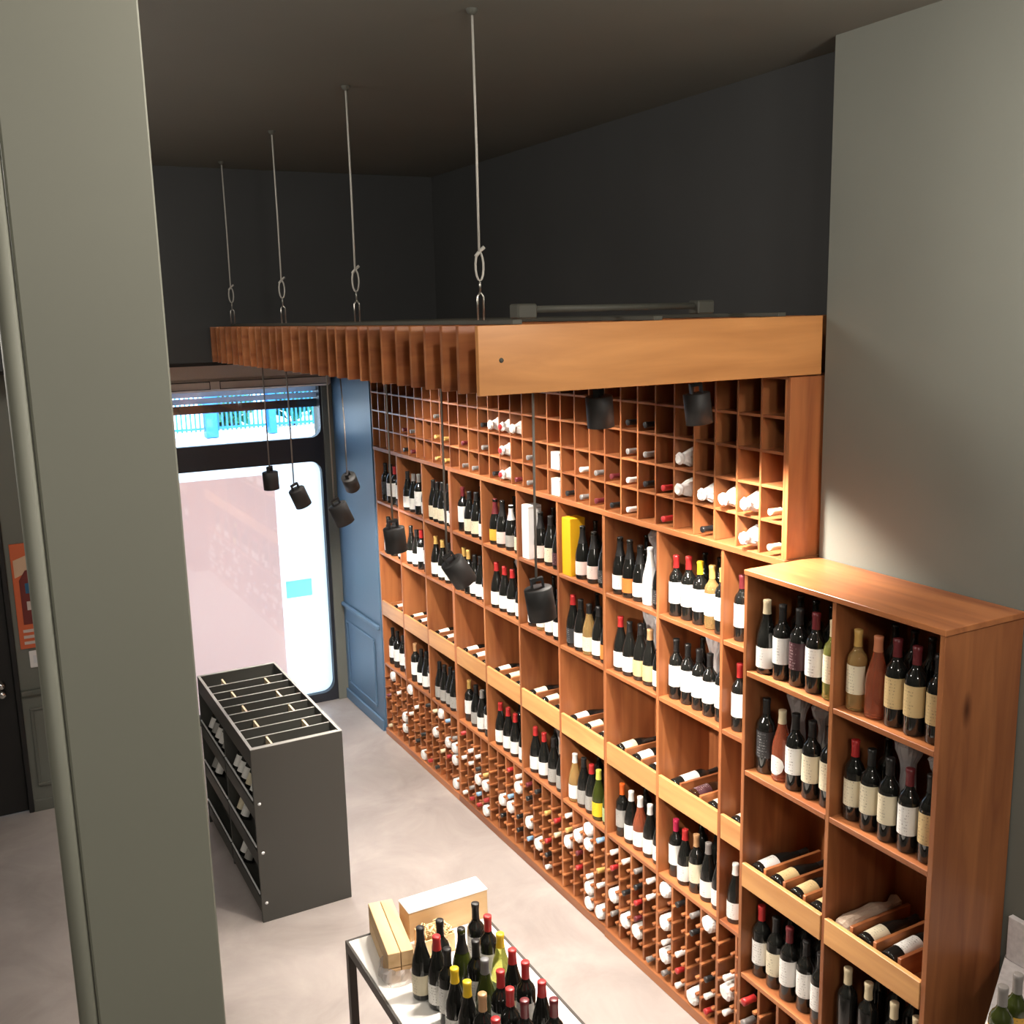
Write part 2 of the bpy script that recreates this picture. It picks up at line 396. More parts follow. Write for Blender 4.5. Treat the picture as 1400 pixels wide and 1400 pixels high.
# ------------------------------------------------------------------ shop window
wn = thing('window_1', 'large shop window with frosted lower pane and clear upper pane', 'window', (1.95, WINY, 0)); wn['kind'] = 'structure'
def plate_hole(name, x0, x1, z0, z1, hx0, hx1, hz0, hz1, rr, y0, y1, corners, mat):
    """frame plate in the xz plane with a rounded rectangular opening"""
    n = 6; inner = []; outer = []
    def arc(cx, cz, a0, r_):
        return [(cx+r_*math.cos(R(a0+90*i/n)), cz+r_*math.sin(R(a0+90*i/n))) for i in range(n+1)]
    for (cx, cz, sx, sz, a0, key) in ((hx1, hz1, -1, -1, 0, 'tr'), (hx0, hz1, 1, -1, 90, 'tl'), (hx0, hz0, 1, 1, 180, 'bl'), (hx1, hz0, -1, 1, 270, 'br')):
        q = rr if key in corners else 0.004
        inner += arc(cx+sx*q, cz+sz*q, a0, q)
        oc = {'tr': (x1, z1), 'tl': (x0, z1), 'bl': (x0, z0), 'br': (x1, z0)}[key]; outer += [oc]*(n+1)
    N = len(inner); v = []; f = []
    for yy in (y0, y1):
        for p in inner: v.append((p[0]-1.95, yy-WINY, p[1]))
        for p in outer: v.append((p[0]-1.95, yy-WINY, p[1]))
    for i in range(N):
        j = (i+1) % N
        f.append((i, j, N+j, N+i)); f.append((2*N+i, 3*N+i, 3*N+j, 2*N+j)); f.append((i, 2*N+i, 2*N+j, j)); f.append((N+i, N+j, 3*N+j, 3*N+i))
    return obj(name, mesh(name, v, f), mat, wn)
plate_hole('lower_frame', 1.0, 2.905, 0.0, 2.41, 1.03, 2.875, 0.085, 2.305, 0.11, WINY-0.03, WINY+0.05, ('tr', 'br'), 'frame_dark')
plate_hole('upper_frame', 1.0, 2.905, 2.41, 3.27, 1.03, 2.885, 2.525, 3.2, 0.09, WINY-0.03, WINY+0.05, ('br',), 'frame_dark')
bx('lower_pane', (1.02, WINY+0.012, 0.075), (2.885, WINY+0.018, 2.315), 'window_glass', wn)
bx('upper_pane', (1.02, WINY+0.012, 2.515), (2.895, WINY+0.018, 3.21), 'window_glass', wn)
bx('white_film', (2.445, WINY+0.03, 0.06), (2.89, WINY+0.034, 2.32), 'white_film', wn)
bx('white_film', (1.01, WINY+0.03, 2.215), (2.444, WINY+0.034, 2.32), 'white_film', wn)
bx('pink_backing', (1.01, WINY+0.036, 0.06), (2.444, WINY+0.040, 2.214), 'pink_film', wn)
bx('sticker', (2.478, WINY+0.004, 1.05), (2.72, WINY+0.010, 1.21), 'teal_film', wn)
hb = bx('shutter_box', (1.0, WINY-0.16, 2.995), (2.965, WINY-0.03, 3.10), 'shutter_box', wn, 0.02)
bx('shutter_box_lid', (1.0, WINY-0.15, 3.102), (2.965, WINY-0.03, 3.27), 'shutter_box', wn, 0.01)
for x0, x1 in ((1.05, 1.90), (1.98, 2.93)):
    for lo, hi in (((x0, WINY-0.164, 3.075), (x1, WINY-0.158, 3.082)), ((x0, WINY-0.164, 3.012), (x1, WINY-0.158, 3.018)), ((x0, WINY-0.164, 3.018), (x0+0.006, WINY-0.158, 3.075)), ((x1-0.006, WINY-0.164, 3.018), (x1, WINY-0.158, 3.075))):
        bx('groove', lo, hi, 'shutter_line', wn)
bl = thing('roller_shutter', 'grey roller shutter slats raised behind the upper window pane', 'shutter', (1.95, WINY+0.09, 2.80))
bx('bottom_bar', (1.03, WINY+0.07, 2.795), (2.9, WINY+0.10, 2.868), 'frame_dark', bl, 0.004)
for z0, z1 in ((2.880, 2.928), (2.938, 2.985), (2.995, 3.04)):
    bx('shutter_slat', (1.03, WINY+0.075, z0), (2.9, WINY+0.087, z1), 'shutter_slat', bl, 0.003)

# ------------------------------------------------------------------ outside the window
struct('pavement', (-15, 9.36, -0.12), (30, 60, -0.02), 'outside_paving', 'pale sunlit paving of the street outside', 'pavement')
struct('added_overhang', (-3, 9.36, 3.35), (5, 10.6, 3.5), 'wall_green', 'unseen slab added to shade the shop front', 'slab')  # out of view, added to keep skylight off the top of the window
fn = thing('park_fence', 'blue metal bar fence across the street outside', 'fence', (8.5, 33, -0.02))
for x in [4.6+0.14*i for i in range(49)]:
    bx('fence_bar', (x, 32.98, 0.2), (x+0.05, 33.02, 3.4), 'fence_blue', fn)
for z in (0.25, 1.8, 3.2): bx('fence_rail', (4.5, 32.97, z), (11.6, 33.03, z+0.07), 'fence_blue', fn)
for x0, wdt in ((6.72, 0.38), (8.72, 0.24)): bx('fence_post', (x0, 32.8, 0), (x0+wdt, 33.2, 4.6), 'fence_blue', fn, 0.02)
def tree(x, y, h, rad, lab):
    t = thing('street_shrub', lab, 'shrub', (x, y, -0.02))
    obj('trunk', MB().tube([(0, 0, 0), (0.1, 0.05, h*0.5), (0, 0, h)], 0.06, 8).mesh('trunk', True), 'bark', t)
    rnd = random.Random(int(x*10)); mb = MB()
    for i in range(420):
        p = Vector((rnd.gauss(0, 1), rnd.gauss(0, 1), rnd.gauss(0, 1))).normalized()*rad*rnd.uniform(0.45, 1)
        q = p+Vector((0, 0, h)); a = Vector((rnd.uniform(-1, 1), rnd.uniform(-1, 1), rnd.uniform(-1, 1))).normalized()
        b_ = a.orthogonal().normalized(); s = rnd.uniform(0.12, 0.28); k = len(mb.v)
        mb.v += [tuple(q+a*s), tuple(q+b_*s*0.6), tuple(q-a*s), tuple(q-b_*s*0.6)]; mb.f.append((k, k+1, k+2, k+3))
    o = obj('foliage', mb.mesh('foliage'), 'leaf_teal', t); o['kind'] = 'stuff'
tree(10.2, 35.2, 1.1, 0.9, 'low green street shrub with loose crown beside the blue fence end')
tree(12.0, 38.5, 1.0, 1.0, 'green street shrub standing further behind the blue fence')
tree(8.2, 36, 0.8, 0.8, 'low bushy green shrub behind the blue fence post')
# ------------------------------------------------------------------ bottles: meshes
def body(prof): return MB().lathe(prof, 18).mesh('bottle', True)
P_BORD = [(0, 0.004), (0.030, 0.0), (0.0355, 0.002), (0.0375, 0.007), (0.0375, 0.192), (0.0362, 0.206), (0.030, 0.221), (0.020, 0.234), (0.0155, 0.247), (0.0145, 0.262), (0.014, 0.305), (0.0158, 0.306), (0.0158, 0.315), (0.013, 0.316), (0, 0.316)]
P_BURG = [(0, 0.004), (0.033, 0.0), (0.0385, 0.002), (0.0405, 0.008), (0.0405, 0.128), (0.0395, 0.145), (0.0355, 0.168), (0.029, 0.193), (0.022, 0.219), (0.0172, 0.244), (0.0152, 0.262), (0.0145, 0.290), (0.0160, 0.291), (0.0160, 0.301), (0.013, 0.302), (0, 0.302)]
P_CHAM = [(0, 0.004), (0.035, 0.0), (0.0415, 0.002), (0.0440, 0.009), (0.0440, 0.130), (0.0428, 0.150), (0.038, 0.176), (0.030, 0.205), (0.0225, 0.233), (0.0180, 0.256), (0.0160, 0.275), (0.0155, 0.296), (0.0178, 0.298), (0.0178, 0.314), (0.014, 0.318), (0, 0.318)]
SH = {}
def radius_at(prof, z):
    for (r0, z0), (r1, z1) in zip(prof[2:], prof[3:]):
        if z0 <= z <= z1 and z1 > z0: return r0+(r1-r0)*(z-z0)/(z1-z0)
    return prof[-3][0]
def make_shape(key, prof, cap0, lab0, lab1, arc=105, lab_shape='rect'):
    top = prof[-1][1]
    zs = [cap0+(top-0.001-cap0)*i/5 for i in range(6)]
    cp = [(radius_at(prof, z)+0.0010, z) for z in zs]; cp[-1] = (0.0168, top); cp[-2] = (max(cp[-2][0], 0.0165), zs[-2])
    cp += [(0.0135, top+0.0015), (0, top+0.0018)]
    cap = MB().lathe(cp, 14).mesh('capsule', True)
    mb = MB(); n, k = 12, (7 if lab_shape == 'oval' else 1)
    for i in range(n+1):
        u = -1+2*i/n
        for j in range(k+1):
            t = j/k
            if lab_shape == 'oval':
                hgt = (lab1-lab0)/2*math.sqrt(max(0.0, 1-u*u)); z = (lab0+lab1)/2+hgt*(2*t-1)
            else:
                z = lab0+(lab1-lab0)*t
            a = math.pi+R(arc)*u; rr = prof[4][0]+0.0008
            mb.v.append((rr*math.cos(a), rr*math.sin(a), z))
    for i in range(n):
        for j in range(k):
            a = i*(k+1)+j; mb.f.append((a, a+k+1, a+k+2, a+1))
    SH[key] = (body(prof), cap, mb.mesh('label', True))
make_shape('B', P_BORD, 0.252, 0.060, 0.165)
make_shape('T', P_BORD, 0.252, 0.070, 0.182, 95)
make_shape('U', P_BURG, 0.246, 0.026, 0.112)
make_shape('C', P_CHAM, 0.215, 0.030, 0.110)
make_shape('O', P_BURG, 0.246, 0.030, 0.112, 62, 'oval')
GLASS = {'d': 'dark', 'g': 'green', 'n': 'brown', 'w': 'white', 'a': 'amber', 'r': 'rose', 'o': 'olive'}
GWORD = {'d': 'dark', 'g': 'green', 'n': 'brown', 'w': 'white', 'a': 'golden', 'r': 'rose', 'o': 'olive'}
LC = dict(w='white', c='cream', t='tan', g='grey', o='orange', y='yellow', p='pink', k='black', m='maroon', G='gold', e='green')
CC = dict(k='black', r='red', m='maroon', g='gold', w='white', s='silver', y='yellow', o='orange', t='tan', M='magenta', c='copper', e='cream', h='grey', b='blue', l='lime')
def bottle(code, loc, rot=(0, 0, 0), label='', group=None, scale=1.0):
    """code: shape, glass, label colour ('-' none), cap colour"""
    bo, ca, la = SH[code[0]]
    o = obj('wine_bottle', bo, 'glass_'+GLASS[code[1]], None, loc, rot); o.scale = (scale*(0.95 if code[0] == 'C' else 1),)*3
    if code[3] != '-': obj('capsule', ca, 'cap_'+CC[code[3]], o)
    if code[2] != '-': obj('label', la, 'label_'+LC[code[2]], o)
    return tag(o, label, 'bottle', group)
def describe(code):
    s = GWORD[code[1]]+' bottle'
    if code[3] != '-': s = CC[code[3]]+'-capped '+s
    if code[2] != '-': s += ', '+LC[code[2]]+' label'
    return s
def row(codes, y_far, y_near, xf, z, where, group, setback=0.055, jit=0.012, rng=random.Random(5)):
    """bottles standing in a row from the window end (far) to the near end"""
    n = len(codes); pitch = (y_far-y_near)/n
    seen = {}
    for c in codes: seen[c] = seen.get(c, 0)+1
    cnt = {}
    for i, c in enumerate(codes):
        if c == '....': continue
        y = y_far-pitch*(i+0.5)+rng.uniform(-0.3, 0.3)*max(0, pitch-0.092)
        x = xf+setback+rng.uniform(0, jit)
        pos = '' if seen[c] == 1 else ', '+ORD[i]+' in row'
        bottle(c, (x, y, z), (0, 0, R(rng.uniform(-10, 22))), describe(c)+pos+', '+where, group, rng.uniform(0.97, 1.03))

# crumpled tissue around a lying bottle / around a standing bottle's neck
def crumple(prof, seed, amp, seg=20):
    rnd = random.Random(seed); ph = [rnd.uniform(0, 6.28) for _ in range(6)]
    jit = {}
    def wob(a, j):
        k = (round(a, 3), j)
        if k not in jit: jit[k] = rnd.uniform(-1, 1)
        return 1+amp*(0.5*math.sin(3*a+ph[0]+j)+0.35*math.sin(7*a+ph[1]+1.7*j)+0.5*jit[k])
    return MB().lathe(prof, seg, None, wob).mesh('tissue')
WRAP = [crumple([(0, 0), (0.028, 0.0), (0.040, 0.012), (0.043, 0.05), (0.042, 0.12), (0.040, 0.18), (0.030, 0.22), (0.020, 0.245), (0.016, 0.265), (0.026, 0.285), (0.034, 0.30)], s, 0.09) for s in range(5)]
RWRAP = [crumple([(0, 0.0), (0.030, 0.0), (0.043, 0.012), (0.047, 0.06), (0.048, 0.15), (0.047, 0.215), (0.040, 0.25), (0.030, 0.27), (0.024, 0.285), (0.030, 0.30), (0.022, 0.312), (0, 0.306)], 60+s, 0.14) for s in range(5)]
WNECK = [crumple([(0.030, 0.19), (0.030, 0.215), (0.022, 0.24), (0.022, 0.275), (0.028, 0.30), (0.040, 0.335), (0.046, 0.355)], 20+s, 0.16) for s in range(3)]
BAGS = [crumple([(0.02, 0.0), (0.046, 0.01), (0.048, 0.10), (0.046, 0.19), (0.040, 0.24), (0.048, 0.275), (0.072, 0.31), (0.082, 0.34), (0.060, 0.365), (0.02, 0.372)], 40+s, 0.13, 24) for s in range(3)]
def wrapped(loc, rot, label, group, k=0, out='red'):
    o = obj('tissue_wrapped_bottle', WRAP[k % 5], 'tissue', None, loc, rot)
    cp = obj('capsule', SH['B'][1], 'cap_'+out, o)
    return tag(o, label, 'bottle', group)
NECK_OUT = (0, R(-90), 0); BASE_OUT = (0, R(90), 0)

# ------------------------------------------------------------------ long wine shelf: three joined units
Z1, Z2, Z3, ZT, ZB, Z4 = 2.535, 2.078, 1.640, 1.210, 1.085, 0.655      # rack board, two bottle shelves, lip top / bottom, low shelf
TH = 0.022
units = [(0, 3, 'nearest the shop window'), (3, 7, 'in the middle of the wall'), (7, 10, 'beside the tall cabinet')]
LAT = []            # lattice slots: (bay, column, y centre, row, z)
for k0, k1, wh in units:
    u = thing('wine_shelf_unit', 'tall orange wood wine shelf unit '+wh, 'shelf', ((XF+XB)/2, (DIV[k0]+DIV[k1])/2, 0), 'joined units of the long wine shelf')
    ya, yb = DIV[k0], DIV[k1]
    xo = XF-(0.006 if k0 == 7 else 0)
    bx('back_panel', (XB-0.008, yb+0.001, 0.06), (XB, ya-0.001, Z1-0.03), 'wood_z', u)
    for k in range(k0, k1+1):
        end = k in (k0, k1)
        if k == k0: lo, hi = DIV[k]-0.018, DIV[k]-0.0005
        elif k == k1: lo, hi = DIV[k]+0.0005, DIV[k]+0.018
        else: lo, hi = DIV[k]-0.010, DIV[k]+0.010
        bx('side_panel' if end else 'divider', (xo, lo, 0.06), (XB-0.008, hi, Z1-0.03), 'wood_z', u, 0.0015)
    bx('top_board', (xo-0.006, yb+0.0005, Z1-0.030), (XB, ya-0.0005, Z1), 'wood_y', u, 0.002)
    bx('plinth', (xo-0.012, yb+0.0005, 0.0), (XB, ya-0.0005, 0.058), 'wood_y', u, 0.003)
    for k in range(k0, k1):
        a, b_ = DIV[k]-(0.018 if k == k0 else 0.010)-0.0005, DIV[k+1]+(0.018 if k+1 == k1 else 0.010)+0.0005
        for z in (Z2, Z3, Z4):
            bx('shelf', (xo+0.002, b_, z-TH), (XB-0.009, a, z), 'wood_y', u, 0.0015)
        # tray for lying bottles behind a front lip
        bx('tray', (xo+0.02, b_, ZB+0.03), (XB-0.009, a, ZB+0.05), 'wood_y', u)
        bx('front_lip', (xo+0.0005, b_, ZB), (xo+0.0195, a, ZT), 'wood_band', u, 0.002)
        n = 3; p = (a-b_)/n
        for i in range(1, n):
            bx('bottle_rest', (xo+0.021, a-i*p-0.008, ZB+0.0505), (XB-0.03, a-i*p+0.008, ZT+0.012), 'wood_x', u, 0.0015)
        nc = 4 if k < 9 else 3; p = (a-b_)/nc
        for i in range(1, nc):
            bx('lattice_board', (xo+0.003, a-i*p-0.008, 0.058), (XB-0.009, a-i*p+0.008, Z4-TH), 'wood_z', u, 0.0015)
        for i in range(nc):
            yc = a-(i+0.5)*p
            for r_ in range(6):
                z = 0.058+0.0955*r_
                LAT.append((k, i, yc, r_, z, xo, p))
                if r_ == 0: continue
                e = p/2-0.008 if 0 < i < nc-1 else p/2-0.008
                for s in (-1, 1):
                    w_ = 0.020
                    y_out = yc+s*(p/2-(0.008 if 0 <= i+s*-1 < nc and not ((i == 0 and s == 1) or (i == nc-1 and s == -1)) else 0.0))
                    lo, hi = sorted((y_out-s*0.0005, y_out-s*w_))
                    bx('cleat', (xo-0.010, lo, z-0.013), (XB-0.012, hi, z), 'wood_x', u, 0.002)

# ------------------------------------------------------------------ pigeonhole rack on top of the shelf
RP = (8.07-3.215)/32; RH = 0.149
rk = thing('pigeonhole_rack', 'wooden pigeonhole bottle rack on top of the long wine shelf', 'rack', ((XF+XB)/2, 5.64, Z1))
bx('back_panel', (XB-0.008, 3.215, Z1+0.001), (XB, 8.07, 3.295), 'wood_z', rk)
bx('end_panel', (XF, 3.195, Z1+0.001), (XB, 3.2145, 3.30), 'wood_z_knot', rk, 0.001)
for i in range(33):
    y = 8.07-RP*i
    if i == 32: y += 0.006
    bx('rack_divider', (XF, y-0.006, Z1+0.001), (XB-0.009, y+0.006, 3.29), 'wood_z', rk, 0.001)
for j in range(1, 6):
    z = Z1+RH*j
    for i in range(32):
        bx('rack_shelf', (XF+0.001, 8.07-RP*(i+1)+(0.0125 if i == 31 else 0.0062), z-0.006), (XB-0.009, 8.07-RP*i-0.0062, z+0.006), 'wood_y', rk, 0.001) if j < 5 else None
bx('top_board', (XF, 3.2145, 3.291), (XB, 8.076, 3.303), 'wood_y', rk, 0.001)

# ------------------------------------------------------------------ tall display cabinet at the near end
CX, CB, CY0, CY1, CM = 2.755, 3.150, 2.190, 3.172, 2.680
cb = thing('display_cabinet', 'tall orange wood display cabinet against the grey-green wall', 'cabinet', ((CX+CB)/2, 2.68, 0))
K1, K2, KT, KB, K4 = 2.105, 1.665, 1.24, 1.132, 0.715
bx('side_panel', (CX, CY0, 0), (CB, CY0+0.022, 2.513), 'wood_z_knot', cb, 0.002)
bx('side_panel', (CX, CY1-0.020, 0), (CB, CY1, 2.513), 'wood_z', cb, 0.002)
bx('divider', (CX+0.002, CM-0.010, 0.06), (CB-0.01, CM+0.010, 2.513), 'wood_z', cb, 0.002)
bx('top_board', (CX-0.004, CY0-0.004, 2.5135), (CB, CY1, 2.535), 'wood_y', cb, 0.002)
bx('back_panel', (CB-0.0095, CY0+0.0225, 0.06), (CB-0.001, CY1-0.0205, 2.513), 'wood_z', cb)
bx('plinth', (CX-0.008, CY0+0.0225, 0.0), (CB-0.012, CY1-0.0205, 0.058), 'wood_y', cb, 0.002)
CBAY = [(CY1-0.0205, CM+0.0105), (CM-0.0105, CY0+0.0225)]
for a, b_ in CBAY:
    for z in (K1, K2, K4): bx('shelf', (CX+0.002, b_, z-TH), (CB-0.011, a, z), 'wood_y', cb, 0.0015)
    bx('tray', (CX+0.021, b_, KB+0.02), (CB-0.011, a, KB+0.04), 'wood_y', cb)
    bx('front_lip', (CX-0.004, b_, KB), (CX+0.017, a, KT), 'wood_band', cb, 0.002)
    for i in range(1, 4):
        y = a-i*(a-b_)/4
        bx('bottle_rest', (CX+0.022, y-0.008, KB+0.0405), (CB-0.06, y+0.008, KT+0.018), 'wood_x', cb, 0.0015)
    for i in range(1, 4):
        y = a-i*(a-b_)/4
        bx('lattice_board', (CX+0.003, y-0.008, 0.058), (CB-0.011, y+0.008, K4-TH), 'wood_z', cb, 0.0015)
    for i in range(4):
        yc = a-(i+0.5)*(a-b_)/4
        for r_ in range(1, 6):
            z = 0.058+0.105*r_
            for s in (-1, 1):
                yo = yc+s*((a-b_)/8-(0.0005 if (i == 0 and s == 1) or (i == 3 and s == -1) else 0.0085))
                lo, hi = sorted((yo, yo-s*0.02)); bx('cleat', (CX-0.008, lo, z-0.013), (CB-0.05, hi, z), 'wood_x', cb, 0.002)

# ------------------------------------------------------------------ hanging slatted canopy
cn = thing('slatted_canopy', 'hanging canopy of upright orange wood slats over the wine shelf', 'canopy', (2.3, 5.25, 3.305))
rng = random.Random(3)
for i in range(29):
    y = 3.19+0.1466*i
    x0 = 1.575 if i == 0 else 1.575+rng.uniform(-0.006, 0.006)
    s = bx('slat', (x0, y-0.011, 3.307), (3.15 if i == 0 else 3.335, y+0.011, 3.545), 'wood_x', cn, 0.0015)
    if i == 0:
        s.material_slots[0].material = wood('wood_front_slat', 0, (0.40, 0.17, 0.055), (0.55, 0.25, 0.085), 0.3)
        obj('screw', MB().lathe([(0.009, 0), (0.008, 0.003), (0, 0.004)], 10, Matrix.Rotation(R(90), 4, 'X')).mesh('screw', True), 'fixture', s, (-0.7, -0.011, 0.0))
for x in (1.74, 2.34, 2.95): bx('carrier_bar', (x-0.02, 3.2, 3.5455), (x+0.02, 7.3, 3.562), 'fixture', cn, 0.002)
# four rope suspensions
for i, (y, lab) in enumerate(((3.40, 'nearest the front slat'), (4.70, 'second from the front slat'), (5.93, 'third from the front slat'), (7.15, 'nearest the window end of the canopy'))):
    t = thing('suspension_cable', 'thin pale suspension cable with loop holding the canopy, '+lab, 'cable', (1.70, y, 3.562), 'cables holding the canopy')
    top = CEIL-3.562
    obj('wire', MB().tube([(0, 0, 0.24), (0.002, 0, 0.6), (0, 0, top-0.002)], 0.0045, 6).mesh('wire', True), 'rope', t)
    lp = [(0.016*math.sin(2*math.pi*k/14), 0, 0.19+0.05*math.cos(2*math.pi*k/14)) for k in range(15)]
    obj('loop', MB().tube(lp, 0.0042, 6, False).mesh('loop', True), 'rope', t)
    obj('knot', MB().tube([(-0.014, 0, 0.225), (0.006, 0.004, 0.245), (0.02, -0.003, 0.258)], 0.0065, 6).mesh('knot', True), 'rope', t)
    tb = MB().tube([(0, 0, 0.10), (0, 0, 0.145)], 0.004, 6)
    for s in (-1, 1): tb.tube([(0, 0, 0.10), (s*0.012, 0, 0.085), (s*0.012, 0, 0.0005)], 0.004, 6)
    obj('turnbuckle', tb.mesh('turnbuckle', True), 'steel', t)
    obj('ceiling_hook', MB().lathe([(0.022, 0), (0.018, -0.012), (0.006, -0.02), (0, -0.021)], 12).mesh('hook', True), 'fixture', t, (0, 0, top-0.0005))
fx = thing('linear_uplight', 'dark tubular light fixture lying on top of the canopy', 'light fixture', (2.35, 3.5, 3.562))
obj('tube', MB().tube([(-0.40, 0, 0.035), (0.42, 0, 0.035)], 0.014, 12).mesh('tube', True), 'fixture', fx)
for x in (-0.42, 0.43): obj('end_block', box_mesh((0.085, 0.07, 0.056), 0.006), 'fixture', fx, (x, 0, 0.0286))

# ------------------------------------------------------------------ spot lamps under the canopy
shade_m = MB().lathe([(0.0, 0.0), (0.052, 0.0), (0.055, -0.003), (0.055, -0.125), (0.052, -0.125), (0.051, -0.05), (0.0, -0.05)], 28).mesh('shade', True)
bulb_m = MB().lathe([(0, -0.052), (0.036, -0.054), (0.036, -0.062), (0, -0.068)], 16).mesh('bulb', True)
brk = MB()
for s in (-1, 1): brk.box((0, s*0.022, 0.019), (0.024, 0.006, 0.040))
brk.box((0, 0, 0.034), (0.020, 0.050, 0.012))
brk_m = brk.mesh('bracket')
lamps = [  # x, y, z of shade centre, aim direction, power, label, half cone
    (1.90, 7.22, 2.46, (0.05, 0.05, -1), 70, 'hanging level before the shop window, furthest from the front slat', 55),
    (1.90, 6.52, 2.44, (0.42, 0.10, -1), 85, 'hanging tilted before the window edge, second from the window', 55),
    (1.90, 5.70, 2.46, (0.42, 0.0, -1), 95, 'hanging tilted before the wainscot wall on a pale cord', 55),
    (2.45, 7.10, 2.41, (0.50, 0.62, -0.95), 140, 'hanging close to the wainscot wall behind the others', 36),
    (1.90, 4.86, 2.46, (0.10, 0.0, -1), 105, 'hanging level in front of the shelf, third from the front slat', 58),
    (1.90, 4.10, 2.45, (0.62, -0.05, -1), 125, 'hanging strongly tilted toward the shelf middle', 55),
    (1.90, 3.36, 2.48, (0.14, -0.04, -1), 115, 'hanging slightly tilted, closest of the low lamps to front slat', 58),
    (2.30, 3.55, 3.252, (0.10, 0.05, -1), 80, 'fixed short under the canopy before the pigeonholes', 62),
    (2.60, 3.30, 3.250, (0.12, -0.03, -1), 240, 'fixed short under the front slat beside the rack end', 56),
]
for i_, nm_ in enumerate(('first', 'second', 'third', 'fourth')):      # unseen, added in the slat gaps to brighten the upper shelves
    lamps.append((2.34, 3.19+0.1466*(8.5+5*i_), 3.43, (0.25, 0, -1), 95, 'added unseen between canopy slats, '+nm_+' from the front slat', 62))
for i, (x, y, z, d, pw, lab, cone) in enumerate(lamps):
    rec = z > 3.4
    yn = y if rec else 3.19+0.1466*round((y-3.19)/0.1466)
    if z < 3: z = CAM_H+(z-CAM_H)*yn/y
    x, y = x*yn/y, yn
    t = thing('spot_lamp', 'black cylinder spot lamp '+lab, 'lamp', (x, y, z), 'spot lamps under the canopy')
    q = Vector(d).normalized().to_track_quat('-Z', 'Y').to_matrix().to_4x4()
    off = q @ Vector((0, 0, 0.0625))
    if z > 3: off = Vector((0, 0, 0.0))
    sh = obj('shade', shade_m, 'lamp_black', t); sh.matrix_local = Matrix.Translation(off) @ q
    b_ = obj('bracket', brk_m, 'lamp_black', sh)
    bu = obj('bulb', bulb_m, 'bulb', sh)
    top = (3.5453 if rec else 3.3068)-z; start = off + (q @ Vector((0, 0, 0.038)))
    obj('cord', MB().tube([tuple(start-Vector((0, 0, 0.004))), (start.x, start.y, (start.z+top)/2), (start.x, 0, top)] if z < 3 else [tuple(start-Vector((0, 0, 0.01))), (0, 0, top)], 0.005, 8).mesh('cord', True), 'cord', t)
    ld = bpy.data.lights.new('bulb_light', 'SPOT'); ld.energy = pw; ld.color = (1, 0.91, 0.80); ld.spot_size = R(cone*2); ld.spot_blend = 0.75; ld.shadow_soft_size = 0.03
    lo_ = bpy.data.objects.new('bulb_light', ld); C.objects.link(lo_); lo_.parent = sh; lo_.location = (0, 0, -0.115)

# ------------------------------------------------------------------ grey display bin in the middle of the floor
BX0, BX1, BY0, BY1, BZ = 1.28, 1.842, 5.745, 7.232, 1.111
bn = thing('display_bin', 'dark grey display bin with open divided top and sloped bottle shelves', 'display bin', (1.56, 6.5, 0))
ep = bx('end_panel', (BX0, BY0, 0), (BX1, BY0+0.02, BZ), 'bin_grey', bn, 0.0015)
bx('end_panel', (BX0, BY1-0.02, 0), (BX1, BY1, BZ), 'bin_grey', bn, 0.0015)
bx('side_panel', (BX1-0.018, BY0+0.0205, 0), (BX1, BY1-0.0205, BZ), 'bin_grey', bn, 0.0015)
bx('front_apron', (BX0, BY0+0.0205, BZ-0.115), (BX0+0.018, BY1-0.0205, BZ), 'bin_grey', bn, 0.0015)
bx('inner_floor', (BX0+0.0185, BY0+0.0205, BZ-0.13), (BX1-0.0185, BY1-0.0205, BZ-0.118), 'bin_grey', bn)
bx('inner_wall', (BX1-0.20, BY0+0.0205, 0.03), (BX1-0.185, BY1-0.0205, BZ-0.1305), 'bin_grey', bn)
ed = bx('edge_trim', (BX0, BY0, BZ+0.0005), (BX1, BY0+0.02, BZ+0.0035), 'bin_edge', bn)
bx('edge_trim', (BX0, BY1-0.02, BZ+0.0005), (BX1, BY1, BZ+0.0035), 'bin_edge', bn)
bx('edge_trim', (BX0, BY0+0.0205, BZ+0.0005), (BX0+0.018, BY1-0.0205, BZ+0.0035), 'bin_edge', bn)
bx('edge_trim', (BX1-0.018, BY0+0.0205, BZ+0.0005), (BX1, BY1-0.0205, BZ+0.0035), 'bin_edge', bn)
DY = [6.98-0.1485*i for i in range(9)]
for y in DY:
    d_ = bx('bin_divider', (BX0+0.0185, y-0.005, BZ-0.1175), (BX1-0.0185, y+0.005, BZ-0.008), 'bin_grey', bn)
    bx('edge_trim', (BX0+0.0185, y-0.005, BZ-0.0078), (BX1-0.0185, y+0.005, BZ-0.005), 'bin_edge', d_)
ys = [BY1-0.02]+DY
for i in range(9):
    x = BX0+(0.26 if i % 2 == 0 else 0.74)*(BX1-BX0)
    lo = ys[i+1]+0.0055; hi = ys[i]-0.0055
    if i == 0: hi = lo+0.13
    bx('cross_partition', (x-0.006, lo, BZ-0.1175), (x+0.006, hi, BZ-0.012), 'brass_edge', bn)
YM = (BY0+BY1)/2
bx('middle_post', (BX0+0.004, YM-0.012, 0.03), (BX0+0.30, YM+0.012, BZ-0.1305), 'bin_grey', bn)
bx('base_board', (BX0+0.02, BY0+0.0205, 0.02), (BX1-0.02, BY1-0.0205, 0.04), 'bin_grey', bn)
tiers = (0.70, 0.40, 0.095); LEAN = R(24)
